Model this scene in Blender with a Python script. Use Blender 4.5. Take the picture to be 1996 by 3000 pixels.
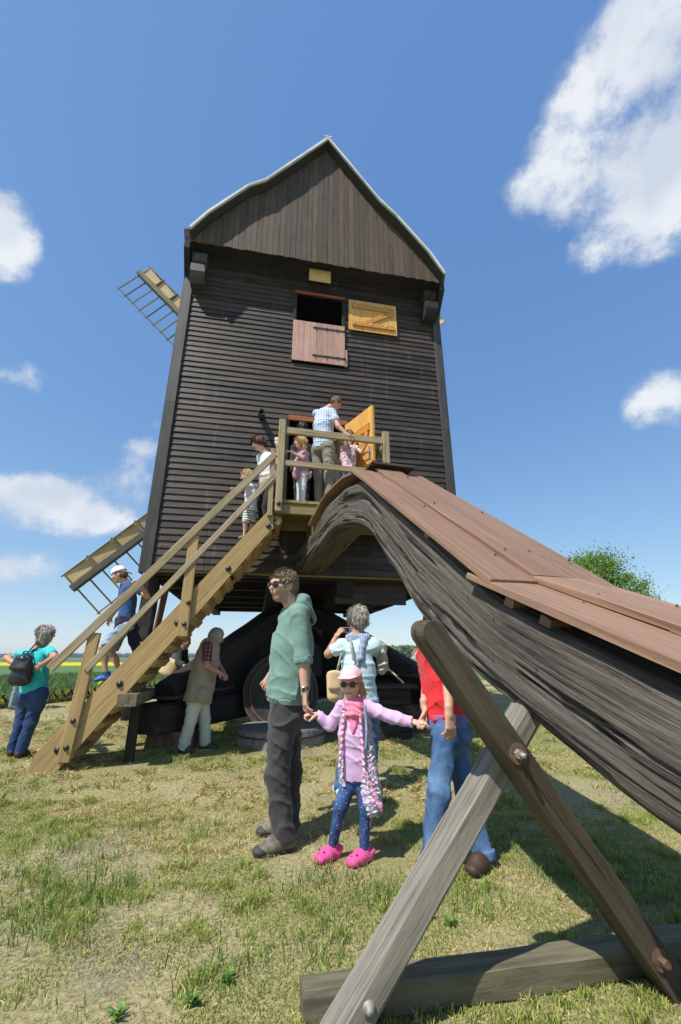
import bpy, math, random
import numpy as np
from mathutils import Vector, Matrix
for o in list(bpy.data.objects): bpy.data.objects.remove(o)
SC = bpy.context.scene; COL = SC.collection
rnd = random.Random(7); rng = np.random.default_rng(7)
R = math.radians
# ------------------------------------------------------------------ camera
F, P, H = 1241.0, R(18.9), 1.16          # focal length in photo pixels, pitch, eye height
cam = bpy.data.cameras.new('camera'); co = bpy.data.objects.new('camera', cam); COL.objects.link(co)
cam.sensor_fit = 'VERTICAL'; cam.sensor_height = 36; cam.lens = 36*F/3000
cam.clip_start = .05; cam.clip_end = 6000
co.location = (0, 0, H); co.rotation_euler = (R(90)+P, 0, 0); SC.camera = co
SC.render.resolution_x = 681; SC.render.resolution_y = 1024
SC.view_settings.view_transform = 'Standard'; SC.view_settings.look = 'None'
SC.view_settings.gamma = 1; SC.view_settings.use_curve_mapping = False
SC.view_settings.exposure = 0.35
SUN_EL, SUN_H = R(56), Vector((-.67, -.74, 0)).normalized()
SUN_DIR = Vector((SUN_H.x*math.cos(SUN_EL), SUN_H.y*math.cos(SUN_EL), math.sin(SUN_EL)))
sd = bpy.data.lights.new('sun', 'SUN'); sd.energy = 4.6; sd.angle = R(.53); sd.color = (1, .955, .88)
so = bpy.data.objects.new('sun', sd); COL.objects.link(so)
so.rotation_euler = SUN_DIR.to_track_quat('Z', 'Y').to_euler(); so.location = (-20, -20, 40)

def ray(x, y):
    u = (x-998)/F; v = (1500-y)/F
    return Vector((u, math.cos(P)-v*math.sin(P), math.sin(P)+v*math.cos(P)))
def atY(x, y, Y):
    r = ray(x, y); r = r*(Y/r.y); r.z += H; return r
def onG(x, y, z=0.0):
    r = ray(x, y); r = r*((z-H)/r.z); r.z += H; return r
A11 = R(11); CA, SA = math.cos(A11), math.sin(A11); OX, OY = -.44, 6.62
def L2W(x, y, z): return Vector((OX+x*CA-y*SA, OY+x*SA+y*CA, z))
def atL(x, y, yl):
    r = ray(x, y); t = (yl-(OX*SA-OY*CA))/(-r.x*SA+r.y*CA); r = r*t; r.z += H; return r
def W2L(p):
    dx, dy = p.x-OX, p.y-OY; return Vector((dx*CA+dy*SA, -dx*SA+dy*CA, p.z))

# ------------------------------------------------------------------ world: sky and clouds
w = bpy.data.worlds.new('World'); SC.world = w; w.use_nodes = True
w.cycles.sampling_method = 'MANUAL'; w.cycles.sample_map_resolution = 256
nt = w.node_tree; nt.nodes.clear()
def N(t, tree=None, **kw):
    n = (tree or nt).nodes.new(t)
    for k, v in kw.items(): setattr(n, k, v)
    return n
out = N('ShaderNodeOutputWorld'); bg = N('ShaderNodeBackground'); bg.inputs[1].default_value = .13
sky = N('ShaderNodeTexSky', sky_type='NISHITA'); sky.sun_disc = False
sky.sun_elevation = SUN_EL; sky.sun_rotation = math.atan2(SUN_H.x, SUN_H.y)
sky.air_density = 1.0; sky.dust_density = .15; sky.ozone_density = 1.6; sky.altitude = 40
tc = N('ShaderNodeTexCoord')
lk = nt.links.new
def wm(op, a, b=None, c=None):
    n = N('ShaderNodeMath', operation=op)
    for i, q in enumerate((a, b, c)):
        if q is None: continue
        if isinstance(q, (int, float)): n.inputs[i].default_value = q
        else: lk(q, n.inputs[i])
    return n.outputs[0]
DIR = tc.outputs['Generated']
warp = N('ShaderNodeTexNoise'); warp.inputs['Scale'].default_value = 6; warp.inputs['Detail'].default_value = 3
lk(DIR, warp.inputs['Vector'])
wv = N('ShaderNodeVectorMath', operation='SUBTRACT'); wv.inputs[1].default_value = (.5, .5, .5); lk(warp.outputs['Color'], wv.inputs[0])
wsn = N('ShaderNodeVectorMath', operation='SCALE'); wsn.inputs['Scale'].default_value = .075; lk(wv.outputs[0], wsn.inputs[0])
wad = N('ShaderNodeVectorMath', operation='ADD'); lk(DIR, wad.inputs[0]); lk(wsn.outputs[0], wad.inputs[1])
# cloud puffs: (photo pixel giving the direction, angular radius, vertical squash, density)
PUFF = [(1990, 20, .15, 1, .62), (1880, 170, .10, 1, .60), (1800, 300, .12, 1, .78), (1730, 420, .13, 1, .95), (1850, 500, .17, 1, 1.0), (1640, 520, .10, 1, .7),
        (1770, 620, .13, 1, .9), (1960, 540, .13, 1, .75), (1530, 590, .06, 1, .42), (1745, 720, .06, 1, .5), (2140, 120, .26, 1, .7), (2090, 430, .12, 1, .7),
        (1945, 1175, .08, 1, .8), (1875, 1205, .05, 1, .6), (2040, 1130, .12, 1, .8),
        (-10, 660, .085, .8, .65), (50, 735, .075, 1, .72), (-130, 640, .14, .8, .8),
        (75, 1110, .075, .6, .72), (310, 1225, .06, .5, .5), (265, 1285, .05, .5, .45), (460, 1255, .06, .5, .55),
        (420, 1330, .09, .6, .75), (370, 1420, .10, .6, .75), (200, 1440, .10, .5, .8), (50, 1480, .16, .5, .8), (240, 1510, .14, .5, .9), (360, 1520, .10, .5, .7), (-90, 1450, .18, .5, .8),
        (60, 1640, .12, .45, .6), (-50, 1650, .15, .5, .7), (1120, 1800, .06, .4, .4), (1980, 1650, .07, .4, .35)]
acc = None
for (px, py, rad, sq, den) in PUFF:
    d = ray(px, py).normalized()
    s = N('ShaderNodeVectorMath', operation='SUBTRACT'); lk(wad.outputs[0], s.inputs[0]); s.inputs[1].default_value = d
    m = N('ShaderNodeVectorMath', operation='MULTIPLY'); lk(s.outputs[0], m.inputs[0]); m.inputs[1].default_value = (1/rad, 1/rad, 1/(rad*sq))
    l = N('ShaderNodeVectorMath', operation='LENGTH'); lk(m.outputs[0], l.inputs[0])
    mr = N('ShaderNodeMapRange', interpolation_type='SMOOTHSTEP'); lk(l.outputs['Value'], mr.inputs[0])
    mr.inputs[1].default_value = 1.0; mr.inputs[2].default_value = .05; mr.inputs[3].default_value = 0; mr.inputs[4].default_value = den
    v = mr.outputs[0]
    acc = v if acc is None else wm('ADD', wm('MULTIPLY', acc, wm('SUBTRACT', 1.0, v)), v)
# the same scattered fair-weather cloud carries on round the rest of the sky
gl = N('ShaderNodeTexNoise'); gl.inputs['Scale'].default_value = 3.0; gl.inputs['Detail'].default_value = 3; lk(DIR, gl.inputs['Vector'])
gmr = N('ShaderNodeMapRange'); lk(gl.outputs['Fac'], gmr.inputs[0]); gmr.inputs[1].default_value = .54; gmr.inputs[2].default_value = .72
dt = N('ShaderNodeVectorMath', operation='DOT_PRODUCT'); lk(DIR, dt.inputs[0]); dt.inputs[1].default_value = ray(998, 1500).normalized()
vm = N('ShaderNodeMapRange'); lk(dt.outputs['Value'], vm.inputs[0]); vm.inputs[1].default_value = .5; vm.inputs[2].default_value = .2
acc = wm('MAXIMUM', acc, wm('MULTIPLY', gmr.outputs[0], wm('MULTIPLY', vm.outputs[0], .8)))
fb = N('ShaderNodeTexNoise'); fb.inputs['Scale'].default_value = 8.5; fb.inputs['Detail'].default_value = 8; fb.inputs['Roughness'].default_value = .64; fb.inputs['Distortion'].default_value = .0
lk(DIR, fb.inputs['Vector'])
fbs = wm('MULTIPLY', wm('SUBTRACT', fb.outputs['Fac'], .5), 2.7)
cl = wm('ADD', acc, wm('MULTIPLY', fbs, wm('MINIMUM', wm('MULTIPLY', acc, 3.0), 1.0)))
cm = N('ShaderNodeMapRange', interpolation_type='SMOOTHSTEP'); lk(cl, cm.inputs[0]); cm.inputs[1].default_value = .20; cm.inputs[2].default_value = 1.05
cm.inputs[4].default_value = .93
# cloud brightness: brighter where thick, light and grey shading painted in by noise
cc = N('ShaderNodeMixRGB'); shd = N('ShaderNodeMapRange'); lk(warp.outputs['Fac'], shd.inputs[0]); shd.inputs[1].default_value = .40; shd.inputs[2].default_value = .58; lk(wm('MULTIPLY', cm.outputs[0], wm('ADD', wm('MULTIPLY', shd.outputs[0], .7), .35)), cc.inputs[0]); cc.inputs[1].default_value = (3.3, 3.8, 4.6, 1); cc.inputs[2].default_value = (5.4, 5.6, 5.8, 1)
# film-like response of the sky colour, the same in every direction
sp_ = N('ShaderNodeSeparateColor'); lk(sky.outputs[0], sp_.inputs[0]); hs = N('ShaderNodeCombineColor')
for i, (g_, k_) in enumerate(((.80, .96), (.65, 1.40), (.43, 2.42))): lk(wm('MULTIPLY', wm('POWER', sp_.outputs[i], g_), k_), hs.inputs[i])
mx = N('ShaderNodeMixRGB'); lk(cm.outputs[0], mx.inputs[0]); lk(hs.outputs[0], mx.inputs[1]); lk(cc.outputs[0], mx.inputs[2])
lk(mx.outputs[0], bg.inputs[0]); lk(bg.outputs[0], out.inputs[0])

# ------------------------------------------------------------------ materials
MATS = {}
class MB:
    def __init__(s, name, rough=.8, spec=.3):
        m = bpy.data.materials.new(name); m.use_nodes = True; s.m = m; s.t = m.node_tree
        s.b = s.t.nodes['Principled BSDF']; s.b.inputs['Roughness'].default_value = rough
        s.b.inputs['Specular IOR Level'].default_value = spec; MATS[name] = m
    def n(s, t, **kw): return N(t, s.t, **kw)
    def l(s, a, b): s.t.links.new(a, b)
    def math(s, op, a, b=None):
        n = s.n('ShaderNodeMath', operation=op)
        for i, q in enumerate((a, b)):
            if q is None: continue
            if isinstance(q, (int, float)): n.inputs[i].default_value = q
            else: s.l(q, n.inputs[i])
        return n.outputs[0]
    def coord(s, scale, rand=True, src='Object'):
        tc = s.n('ShaderNodeTexCoord'); v = tc.outputs[src]
        if rand:
            oi = s.n('ShaderNodeObjectInfo'); sc = s.n('ShaderNodeVectorMath', operation='SCALE'); sc.inputs[0].default_value = (13, 29, 41)
            s.l(oi.outputs['Random'], sc.inputs['Scale']); ad = s.n('ShaderNodeVectorMath', operation='ADD'); s.l(v, ad.inputs[0]); s.l(sc.outputs[0], ad.inputs[1]); v = ad.outputs[0]
        mp = s.n('ShaderNodeMapping'); mp.inputs['Scale'].default_value = scale; s.l(v, mp.inputs['Vector']); return mp.outputs[0]
    def noise(s, vec, scale=1, detail=5, rough=.6, dist=0):
        n = s.n('ShaderNodeTexNoise'); n.inputs['Scale'].default_value = scale; n.inputs['Detail'].default_value = detail
        n.inputs['Roughness'].default_value = rough; n.inputs['Distortion'].default_value = dist; s.l(vec, n.inputs['Vector']); return n.outputs['Fac']
    def ramp(s, fac, stops):
        r = s.n('ShaderNodeValToRGB'); e = r.color_ramp.elements
        while len(e) < len(stops): e.new(.5)
        for q, (p_, c) in zip(e, stops): q.position = p_; q.color = (*c, 1)
        s.l(fac, r.inputs[0]); return r.outputs[0]
    def mix(s, fac, a, b, mode='MIX'):
        m = s.n('ShaderNodeMixRGB', blend_type=mode)
        for i, q in enumerate((fac, a, b)):
            if isinstance(q, (int, float)): m.inputs[i].default_value = q
            elif isinstance(q, tuple): m.inputs[i].default_value = (*q, 1)
            else: s.l(q, m.inputs[i])
        return m.outputs[0]
    def bump(s, h, strength=.3, dist=.01):
        b = s.n('ShaderNodeBump'); b.inputs['Strength'].default_value = strength; b.inputs['Distance'].default_value = dist
        s.l(h, b.inputs['Height']); s.l(b.outputs[0], s.b.inputs['Normal'])
    def col(s, c):
        if isinstance(c, tuple): s.b.inputs['Base Color'].default_value = (*c, 1)
        else: s.l(c, s.b.inputs['Base Color'])
        return s.m
def mulc(c, k): return tuple(min(1, q*k) for q in c)
def wood(name, c, c2=None, rough=.75, spec=.3, bump=.4, bd=.004, var=.35, stain=None, stain_amt=.5, gs=(1.6, 40, 40), streak=None, crack=.7, fine=.5):
    b = MB(name, rough, spec); v = b.coord(gs); g = b.noise(v, 1, 6, .62, .8)
    c2 = c2 or mulc(c, .45)
    col = b.ramp(g, [(.25, c2), (.5, c), (.78, mulc(c, 1.35))])
    fg = b.noise(b.coord((gs[0]*3, gs[1]*3.2, gs[2]*3.2)), 1, 4, .65, .3); col = b.mix(fine, col, b.ramp(fg, [(.3, (.45, .45, .45)), (.65, (1.2, 1.2, 1.2))]), 'MULTIPLY')
    ck = b.noise(b.coord((gs[0]*.6, gs[1]*1.1, gs[2]*1.1)), 1, 3, .5, .5); ckm = b.n('ShaderNodeMapRange'); b.l(ck, ckm.inputs[0]); ckm.inputs[1].default_value = .345; ckm.inputs[2].default_value = .30; ckm.inputs[4].default_value = crack
    col = b.mix(ckm.outputs[0], col, mulc(c2, .25))
    oi = b.n('ShaderNodeObjectInfo'); hv = b.n('ShaderNodeHueSaturation')
    b.l(b.math('ADD', b.math('MULTIPLY', oi.outputs['Random'], var), 1-var/2), hv.inputs['Value']); b.l(col, hv.inputs['Color']); col = hv.outputs[0]
    if stain:
        s2 = b.noise(b.coord((1.1, 4, 4)), 1, 5, .65, .4); mr = b.n('ShaderNodeMapRange'); b.l(s2, mr.inputs[0]); mr.inputs[1].default_value = .48; mr.inputs[2].default_value = .72; mr.inputs[4].default_value = stain_amt
        col = b.mix(mr.outputs[0], col, stain)
    if streak:   # pale vertical run-off marks in the wall's own coordinates
        tcn = b.n('ShaderNodeTexCoord'); mp = b.n('ShaderNodeMapping'); b.l(b.n('ShaderNodeNewGeometry').outputs['Position'], mp.inputs['Vector']); mp.inputs['Rotation'].default_value = (0, 0, -A11); mp.inputs['Scale'].default_value = (9, .5, .7)
        s3 = b.noise(mp.outputs[0], 1, 6, .7); mr = b.n('ShaderNodeMapRange'); b.l(s3, mr.inputs[0]); mr.inputs[1].default_value = .57; mr.inputs[2].default_value = .78; mr.inputs[4].default_value = .5
        col = b.mix(mr.outputs[0], col, streak)
    b.bump(b.math('SUBTRACT', b.math('ADD', g, b.math('MULTIPLY', fg, .5)), b.math('MULTIPLY', ckm.outputs[0], 1.2)), bump, bd); return b.col(col)
wood('dark_boards', (.046, .034, .026), (.014, .010, .008), .5, .35, .5, .004, .9, (.085, .07, .058), .6, (1.3, 30, 30), (.17, .165, .16))
wood('corner_wood', (.050, .045, .043), (.02, .018, .017), .55, .4, .5, .004, .3, (.10, .095, .09), .5)
wood('gable_boards', (.094, .065, .046), (.034, .024, .018), .7, .3, .45, .003, .5, (.135, .108, .088), .55, (1.4, 34, 34))
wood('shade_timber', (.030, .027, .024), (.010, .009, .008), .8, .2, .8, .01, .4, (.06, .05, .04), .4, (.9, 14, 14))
wood('stair_wood', (.40, .275, .12), (.23, .155, .065), .65, .3, .35, .002, .22, (.33, .235, .11), .5, (1.2, 26, 26), crack=.15)
wood('rail_wood', (.34, .27, .155), (.19, .15, .085), .7, .3, .45, .003, .22, (.44, .40, .31), .55, (1.5, 40, 40))
wood('deck_wood', (.27, .21, .09), (.14, .11, .045), .75, .25, .35, .003, .25, (.20, .19, .07), .5)
wood('fresh_pine', (.74, .40, .10), (.55, .26, .055), .42, .45, .2, .002, .18, (.80, .48, .15), .4, (1.2, 22, 22), crack=0)
wood('fresh_pine_brace', (.60, .27, .055), (.45, .19, .04), .42, .45, .2, .002, .15, None, 0, (1.2, 22, 22), crack=0)
wood('half_door_wood', (.46, .27, .22), (.32, .18, .14), .6, .3, .3, .002, .35, (.40, .26, .215), .5, crack=0)
wood('lintel_wood', (.33, .10, .045), (.24, .07, .03), .6, .3, .2, .002, .2, crack=0)
wood('cover_boards', (.265, .158, .102), (.185, .108, .068), .6, .35, .35, .002, .35, (.17, .10, .065), .55, (.9, 30, 30), fine=.22, crack=.25)
wood('cover_dark', (.06, .043, .033), (.03, .022, .018), .75, .3, .5, .003, .3)
wood('grey_timber', (.215, .195, .16), (.085, .075, .062), .8, .25, .7, .004, .2, (.36, .335, .285), .5, (1.6, 30, 30))
wood('brown_timber', (.085, .068, .045), (.024, .02, .015), .6, .35, .6, .004, .2, (.17, .14, .095), .45, (1.5, 26, 26))
wood('mossy_timber', (.15, .135, .088), (.06, .055, .036), .85, .2, .7, .005, .2, (.21, .19, .115), .5, (1.6, 22, 22))
wood('sail_wood', (.21, .185, .105), (.10, .09, .05), .75, .25, .4, .003, .3, (.13, .13, .05), .5)
wood('sail_board', (.62, .47, .25), (.45, .34, .17), .6, .3, .25, .002, .3, (.34, .27, .14), .5, crack=0)
wood('sail_dark', (.10, .095, .075), (.05, .047, .036), .8, .2, .5, .003, .2, (.16, .16, .12), .5)
wood('strip_pale', (.62, .58, .28), (.5, .46, .2), .6, .3, .2, .002, .1, crack=0)
wood('red_board', (.27, .105, .06), (.19, .065, .04), .75, .2, .4, .003, .2)
def plain(name, c, rough=.6, spec=.4, metal=0, var=.25, sc=20, bump=.15, bd=.003):
    b = MB(name, rough, spec); b.b.inputs['Metallic'].default_value = metal
    g = b.noise(b.coord((sc, sc, sc)), 1, 5, .6); b.bump(g, bump, bd)
    return b.col(b.ramp(g, [(.3, mulc(c, 1-var)), (.7, mulc(c, 1+var))]))
plain('roof_metal', (.62, .62, .60), .45, .5, .15, .18, 3)
plain('roof_skin', (.05, .043, .038), .9)
plain('iron', (.06, .058, .055), .5, .5, .6)
plain('galvanised', (.30, .29, .265), .65, .4, .25, .4, 60)
plain('rusty', (.16, .095, .06), .75, .3, .3, .45, 40, .5)
plain('millstone', (.20, .185, .165), .9, .2, 0, .35, 14, .6, .01)
plain('old_paint', (.045, .05, .045), .7, .3, .1, .5, 6, .4)
plain('brick_pier', (.14, .09, .07), .9, .2, 0, .5, 12, .8, .01)
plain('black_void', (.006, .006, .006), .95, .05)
plain('pipe_black', (.025, .026, .025), .4, .5)
plain('cream_plate', (.62, .44, .17), .6, .3, 0, .12, 8)
plain('soil_dark', (.06, .048, .038), .95, .1, 0, .3, 8, .6, .02)
plain('house_wall', (.62, .52, .44), .9, .1)
plain('house_roof', (.30, .16, .12), .9, .1)
# the crooked tail pole: grain follows the pole through its UVs
b = MB('pole_wood', .78, .28); uv = b.n('ShaderNodeTexCoord').outputs['UV']
def mapd(b, v, sc):
    mp = b.n('ShaderNodeMapping'); mp.inputs['Scale'].default_value = sc; b.l(v, mp.inputs['Vector']); return mp.outputs[0]
g1 = b.noise(mapd(b, uv, (1.5, 40, 1)), 1, 8, .7, .15); g2 = b.noise(mapd(b, uv, (.9, 5, 1)), 1, 6, .65, .6); g3 = b.noise(mapd(b, uv, (8, 150, 1)), 1, 5, .7, .3)
c = b.ramp(g1, [(.34, (.014, .012, .011)), (.45, (.105, .090, .076)), (.59, (.18, .156, .130)), (.78, (.28, .245, .20))])
mr = b.n('ShaderNodeMapRange'); b.l(g2, mr.inputs[0]); mr.inputs[1].default_value = .55; mr.inputs[2].default_value = .78; mr.inputs[4].default_value = .6
c = b.mix(mr.outputs[0], c, (.20, .155, .115)); c = b.mix(.55, c, b.ramp(g3, [(.32, (.16, .16, .16)), (.62, (1.25, 1.25, 1.25))]), 'MULTIPLY')
ckn = b.noise(mapd(b, uv, (1.1, 24, 1)), 1, 5, .62, .2); ckr = b.n('ShaderNodeMapRange'); b.l(ckn, ckr.inputs[0]); ckr.inputs[1].default_value = .40; ckr.inputs[2].default_value = .355; ckr.inputs[4].default_value = .92
xc = b.noise(mapd(b, uv, (22, 9, 1)), 1, 3, .6, .2); xr = b.n('ShaderNodeMapRange'); b.l(xc, xr.inputs[0]); xr.inputs[1].default_value = .34; xr.inputs[2].default_value = .29; xr.inputs[4].default_value = .7
c = b.mix(ckr.outputs[0], c, (.007, .006, .005)); c = b.mix(xr.outputs[0], c, (.012, .010, .009))
b.bump(b.math('SUBTRACT', b.math('ADD', b.math('MULTIPLY', g1, 1.0), b.math('MULTIPLY', g3, .6)), b.math('MULTIPLY', ckr.outputs[0], 1.5)), 1.0, .016); b.col(c)

def cloth(name, c, rough=.85, var=.12, sc=9, bump=.35, bd=.006, fine=True):
    b = MB(name, rough, .15); v = b.coord((sc, sc, sc*.7), False); g = b.noise(v, 1, 4, .55, .6)
    cr = b.n('ShaderNodeTexNoise'); cr.noise_type = 'RIDGED_MULTIFRACTAL'; cr.inputs['Scale'].default_value = 1; cr.inputs['Detail'].default_value = 2; cr.inputs['Distortion'].default_value = .8; b.l(b.coord((sc*.9, sc*.9, sc*.55), False), cr.inputs['Vector'])
    b.bump(b.math('ADD', g, b.math('MULTIPLY', cr.outputs['Fac'], .25)), min(1, bump*1.6), bd*1.8); b.b.inputs['Sheen Weight'].default_value = .15
    return b.col(b.ramp(g, [(.3, mulc(c, 1-var)), (.7, mulc(c, 1+var))]))
def skin(name, c):
    b = MB(name, .5, .35); g = b.noise(b.coord((22, 22, 22), False), 1, 3, .5)
    b.b.inputs['Subsurface Weight'].default_value = .08; b.b.inputs['Subsurface Radius'].default_value = (.012, .005, .003); b.b.inputs['Subsurface Scale'].default_value = 1.0
    return b.col(b.ramp(g, [(.35, mulc(c, .92)), (.65, mulc(c, 1.08))]))
skin('skin', (.56, .33, .235)); skin('skin_fair', (.66, .42, .32)); skin('skin_tan', (.46, .255, .17)); skin('skin_red', (.50, .25, .18))
skin('stubble', (.36, .225, .165)); skin('lips', (.42, .17, .14)); plain('eye_dark', (.02, .015, .012), .2, .6)
def hairm(name, c, c2):
    b = MB(name, .48, .35); at = b.n('ShaderNodeVertexColor'); at.layer_name = 'Col'; s_ = b.n('ShaderNodeSeparateColor'); b.l(at.outputs['Color'], s_.inputs[0])
    return b.col(b.ramp(s_.outputs[0], [(.0, c2), (.9, mulc(c, 1.25))]))
hairm('hair_greybrown', (.28, .215, .15), (.085, .064, .045)); hairm('hair_grey', (.42, .38, .33), (.13, .115, .095)); hairm('hair_white', (.52, .50, .47), (.28, .26, .24))
hairm('hair_blonde', (.60, .42, .20), (.34, .20, .08)); hairm('hair_black', (.022, .018, .017), (.008, .007, .007)); hairm('hair_red', (.13, .03, .022), (.045, .012, .01)); hairm('hair_brown', (.20, .10, .045), (.08, .04, .02))
cloth('hoodie_green', (.155, .26, .225)); cloth('hoodie_inner', (.62, .64, .62)); cloth('trousers_charcoal', (.052, .049, .053), .8, .25, 7, .6, .01)
cloth('shirt_lilac', (.62, .42, .66), .85, .06); cloth('scarf_pink', (.80, .22, .36), .85, .18, 30); cloth('cap_pink', (.82, .50, .58), .8, .05, 20); cloth('clog_pink', (.80, .09, .30), .5, .05, 12, .1)
cloth('shirt_red', (.62, .028, .035), .85, .1, 8); cloth('undershirt_blue', (.13, .13, .33)); cloth('shirt_paleblue', (.50, .66, .72), .85, .06, 7); cloth('shirt_turquoise', (.04, .50, .52), .85, .1, 7)
cloth('vest_khaki', (.33, .285, .215), .85, .12, 7); cloth('trousers_pale', (.55, .57, .50), .85, .1, 6); cloth('polo_blue', (.035, .085, .22), .85, .15, 8); cloth('jacket_navy', (.02, .022, .045), .85, .3, 10)
cloth('cap_white', (.74, .75, .78), .8, .05, 20); cloth('shirt_white', (.72, .72, .76), .85, .06, 8); cloth('trousers_grey', (.24, .225, .18), .85, .15, 8); cloth('trousers_dark', (.03, .026, .024)); cloth('tunic_mauve', (.46, .24, .38), .85, .12, 14); cloth('jeans_white', (.60, .64, .66), .85, .08)
cloth('jacket_dark', (.035, .036, .036)); cloth('bag_cream', (.62, .47, .27), .7, .08); cloth('strap_grey', (.36, .34, .29)); cloth('jacket_beige', (.45, .40, .33), .85, .2, 16)
plain('leather_black', (.018, .018, .02), .3, .5, 0, .3, 12, .5, .01); plain('shoe_dark', (.05, .048, .045), .7); plain('shoe_tan', (.24, .21, .16), .7, .3, 0, .2, 14); plain('shoe_hike', (.15, .13, .10), .75, .3, 0, .5, 26); plain('shoe_brown', (.055, .032, .022), .6); plain('shoe_white', (.7, .7, .7), .6); plain('shoe_blue', (.03, .10, .42), .5); plain('shoe_lime', (.55, .75, .04), .5)
plain('lens_dark', (.012, .012, .014), .12, .7); plain('frame_maroon', (.14, .02, .06), .35); plain('silver', (.55, .55, .56), .3, .5, .8); plain('dial', (.5, .55, .62), .3)
def denim(name, c, fade):
    b = MB(name, .85, .15); v = b.coord((5, 5, 4), False); g = b.noise(v, 1, 5, .6, .6); f = b.noise(b.coord((160, 160, 160), False), 1, 2)
    col = b.ramp(g, [(.38, c), (.66, fade)]); col = b.mix(.25, col, b.ramp(f, [(.3, (.5, .5, .5)), (.7, (1.4, 1.4, 1.4))]), 'MULTIPLY'); b.bump(b.noise(b.coord((11, 11, 9), False), 1, 4, .6, .8), .5, .01); return b.col(col)
denim('jeans_blue', (.04, .095, .21), (.125, .215, .36)); denim('jeans_dark', (.022, .046, .12), (.055, .10, .21)); denim('jeans_light', (.17, .25, .36), (.36, .46, .57))
def dots(name, c, d, scale, r, rn=0.0):
    b = MB(name, .85, .15); vo = b.n('ShaderNodeTexVoronoi'); vo.inputs['Scale'].default_value = scale; vo.inputs['Randomness'].default_value = rn; b.l(b.coord((1, 1, 1), False), vo.inputs['Vector'])
    g = b.noise(b.coord((5, 5, 4), False), 1, 5, .6, .6); col = b.ramp(g, [(.38, mulc(c, .7)), (.66, mulc(c, 1.5))])
    fac = b.math('LESS_THAN', vo.outputs['Distance'], r); b.bump(b.noise(b.coord((11, 11, 9), False), 1, 4, .6, .8), .4, .008); return b.col(b.mix(fac, col, d))
dots('jeans_polka', (.045, .09, .23), (.55, .62, .75), 70, .17, .7)
def cells(name, stops, scale, bump=.5, bd=.006, hole=None):
    b = MB(name, .85, .15); v = b.coord((1, 1, 1), False); vo = b.n('ShaderNodeTexVoronoi'); vo.inputs['Scale'].default_value = scale; b.l(v, vo.inputs['Vector'])
    sp = b.n('ShaderNodeSeparateColor'); b.l(vo.outputs['Color'], sp.inputs[0]); r = b.n('ShaderNodeValToRGB'); r.color_ramp.interpolation = 'CONSTANT'; e = r.color_ramp.elements
    while len(e) < len(stops): e.new(.5)
    for i, (q, c) in enumerate(zip(e, stops)): q.position = i/len(stops); q.color = (*c, 1)
    b.l(sp.outputs[0], r.inputs[0]); col = r.outputs[0]
    if hole:
        f = b.math('GREATER_THAN', vo.outputs['Distance'], .62); col = b.mix(f, col, hole)
    b.bump(vo.outputs['Distance'], bump, bd); return b.col(col)
cells('crochet', [(.25, .34, .48), (.62, .64, .44), (.40, .60, .58), (.74, .34, .58), (.70, .66, .68), (.46, .40, .62), (.70, .50, .64)], 75, .9, .007, (.42, .30, .48))
cells('crochet_pink', [(.78, .36, .58), (.80, .42, .62), (.80, .52, .58), (.74, .32, .54)], 95, .8, .006)
cells('floral', [(.62, .60, .64), (.62, .12, .18), (.55, .52, .58), (.34, .36, .42), (.70, .48, .52)], 38)
def stripes(name, a, c, freq, axis=2, thr=.35):
    b = MB(name, .85, .15); sp = b.n('ShaderNodeSeparateXYZ'); b.l(b.coord((1, 1, 1), False), sp.inputs[0]); f = b.math('LESS_THAN', b.math('FRACT', b.math('MULTIPLY', sp.outputs[axis], freq)), thr)
    b.bump(b.noise(b.coord((10, 10, 8), False), 1, 4), .4, .008); return b.col(b.mix(f, a, c))
stripes('skirt_striped', (.66, .68, .64), (.10, .14, .16), 26); stripes('scarf_striped', (.40, .44, .52), (.16, .24, .38), 60, 0, .5); stripes('top_striped', (.58, .30, .38), (.45, .18, .40), 34)
def plaid(name, a, c, d, f):
    b = MB(name, .85, .15); sp = b.n('ShaderNodeSeparateXYZ'); b.l(b.coord((1, 1, 1), False), sp.inputs[0])
    def st(ax, fr, th): return b.math('LESS_THAN', b.math('FRACT', b.math('MULTIPLY', sp.outputs[ax], fr)), th)
    hx = b.math('MAXIMUM', st(0, f, .45), 0); hz = st(2, f, .45)
    col = b.mix(b.math('MULTIPLY', b.math('ADD', hx, hz), .5), a, c); col = b.mix(b.math('MULTIPLY', b.math('MAXIMUM', st(0, f, .08), st(2, f, .08)), .6), col, d)
    b.bump(b.noise(b.coord((9, 9, 7), False), 1, 4), .4, .008); return b.col(col)
plaid('check_blue', (.62, .68, .76), (.16, .27, .55), (.7, .74, .8), 24); plaid('plaid_red', (.20, .03, .04), (.05, .03, .06), (.55, .5, .5), 20)

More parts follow.
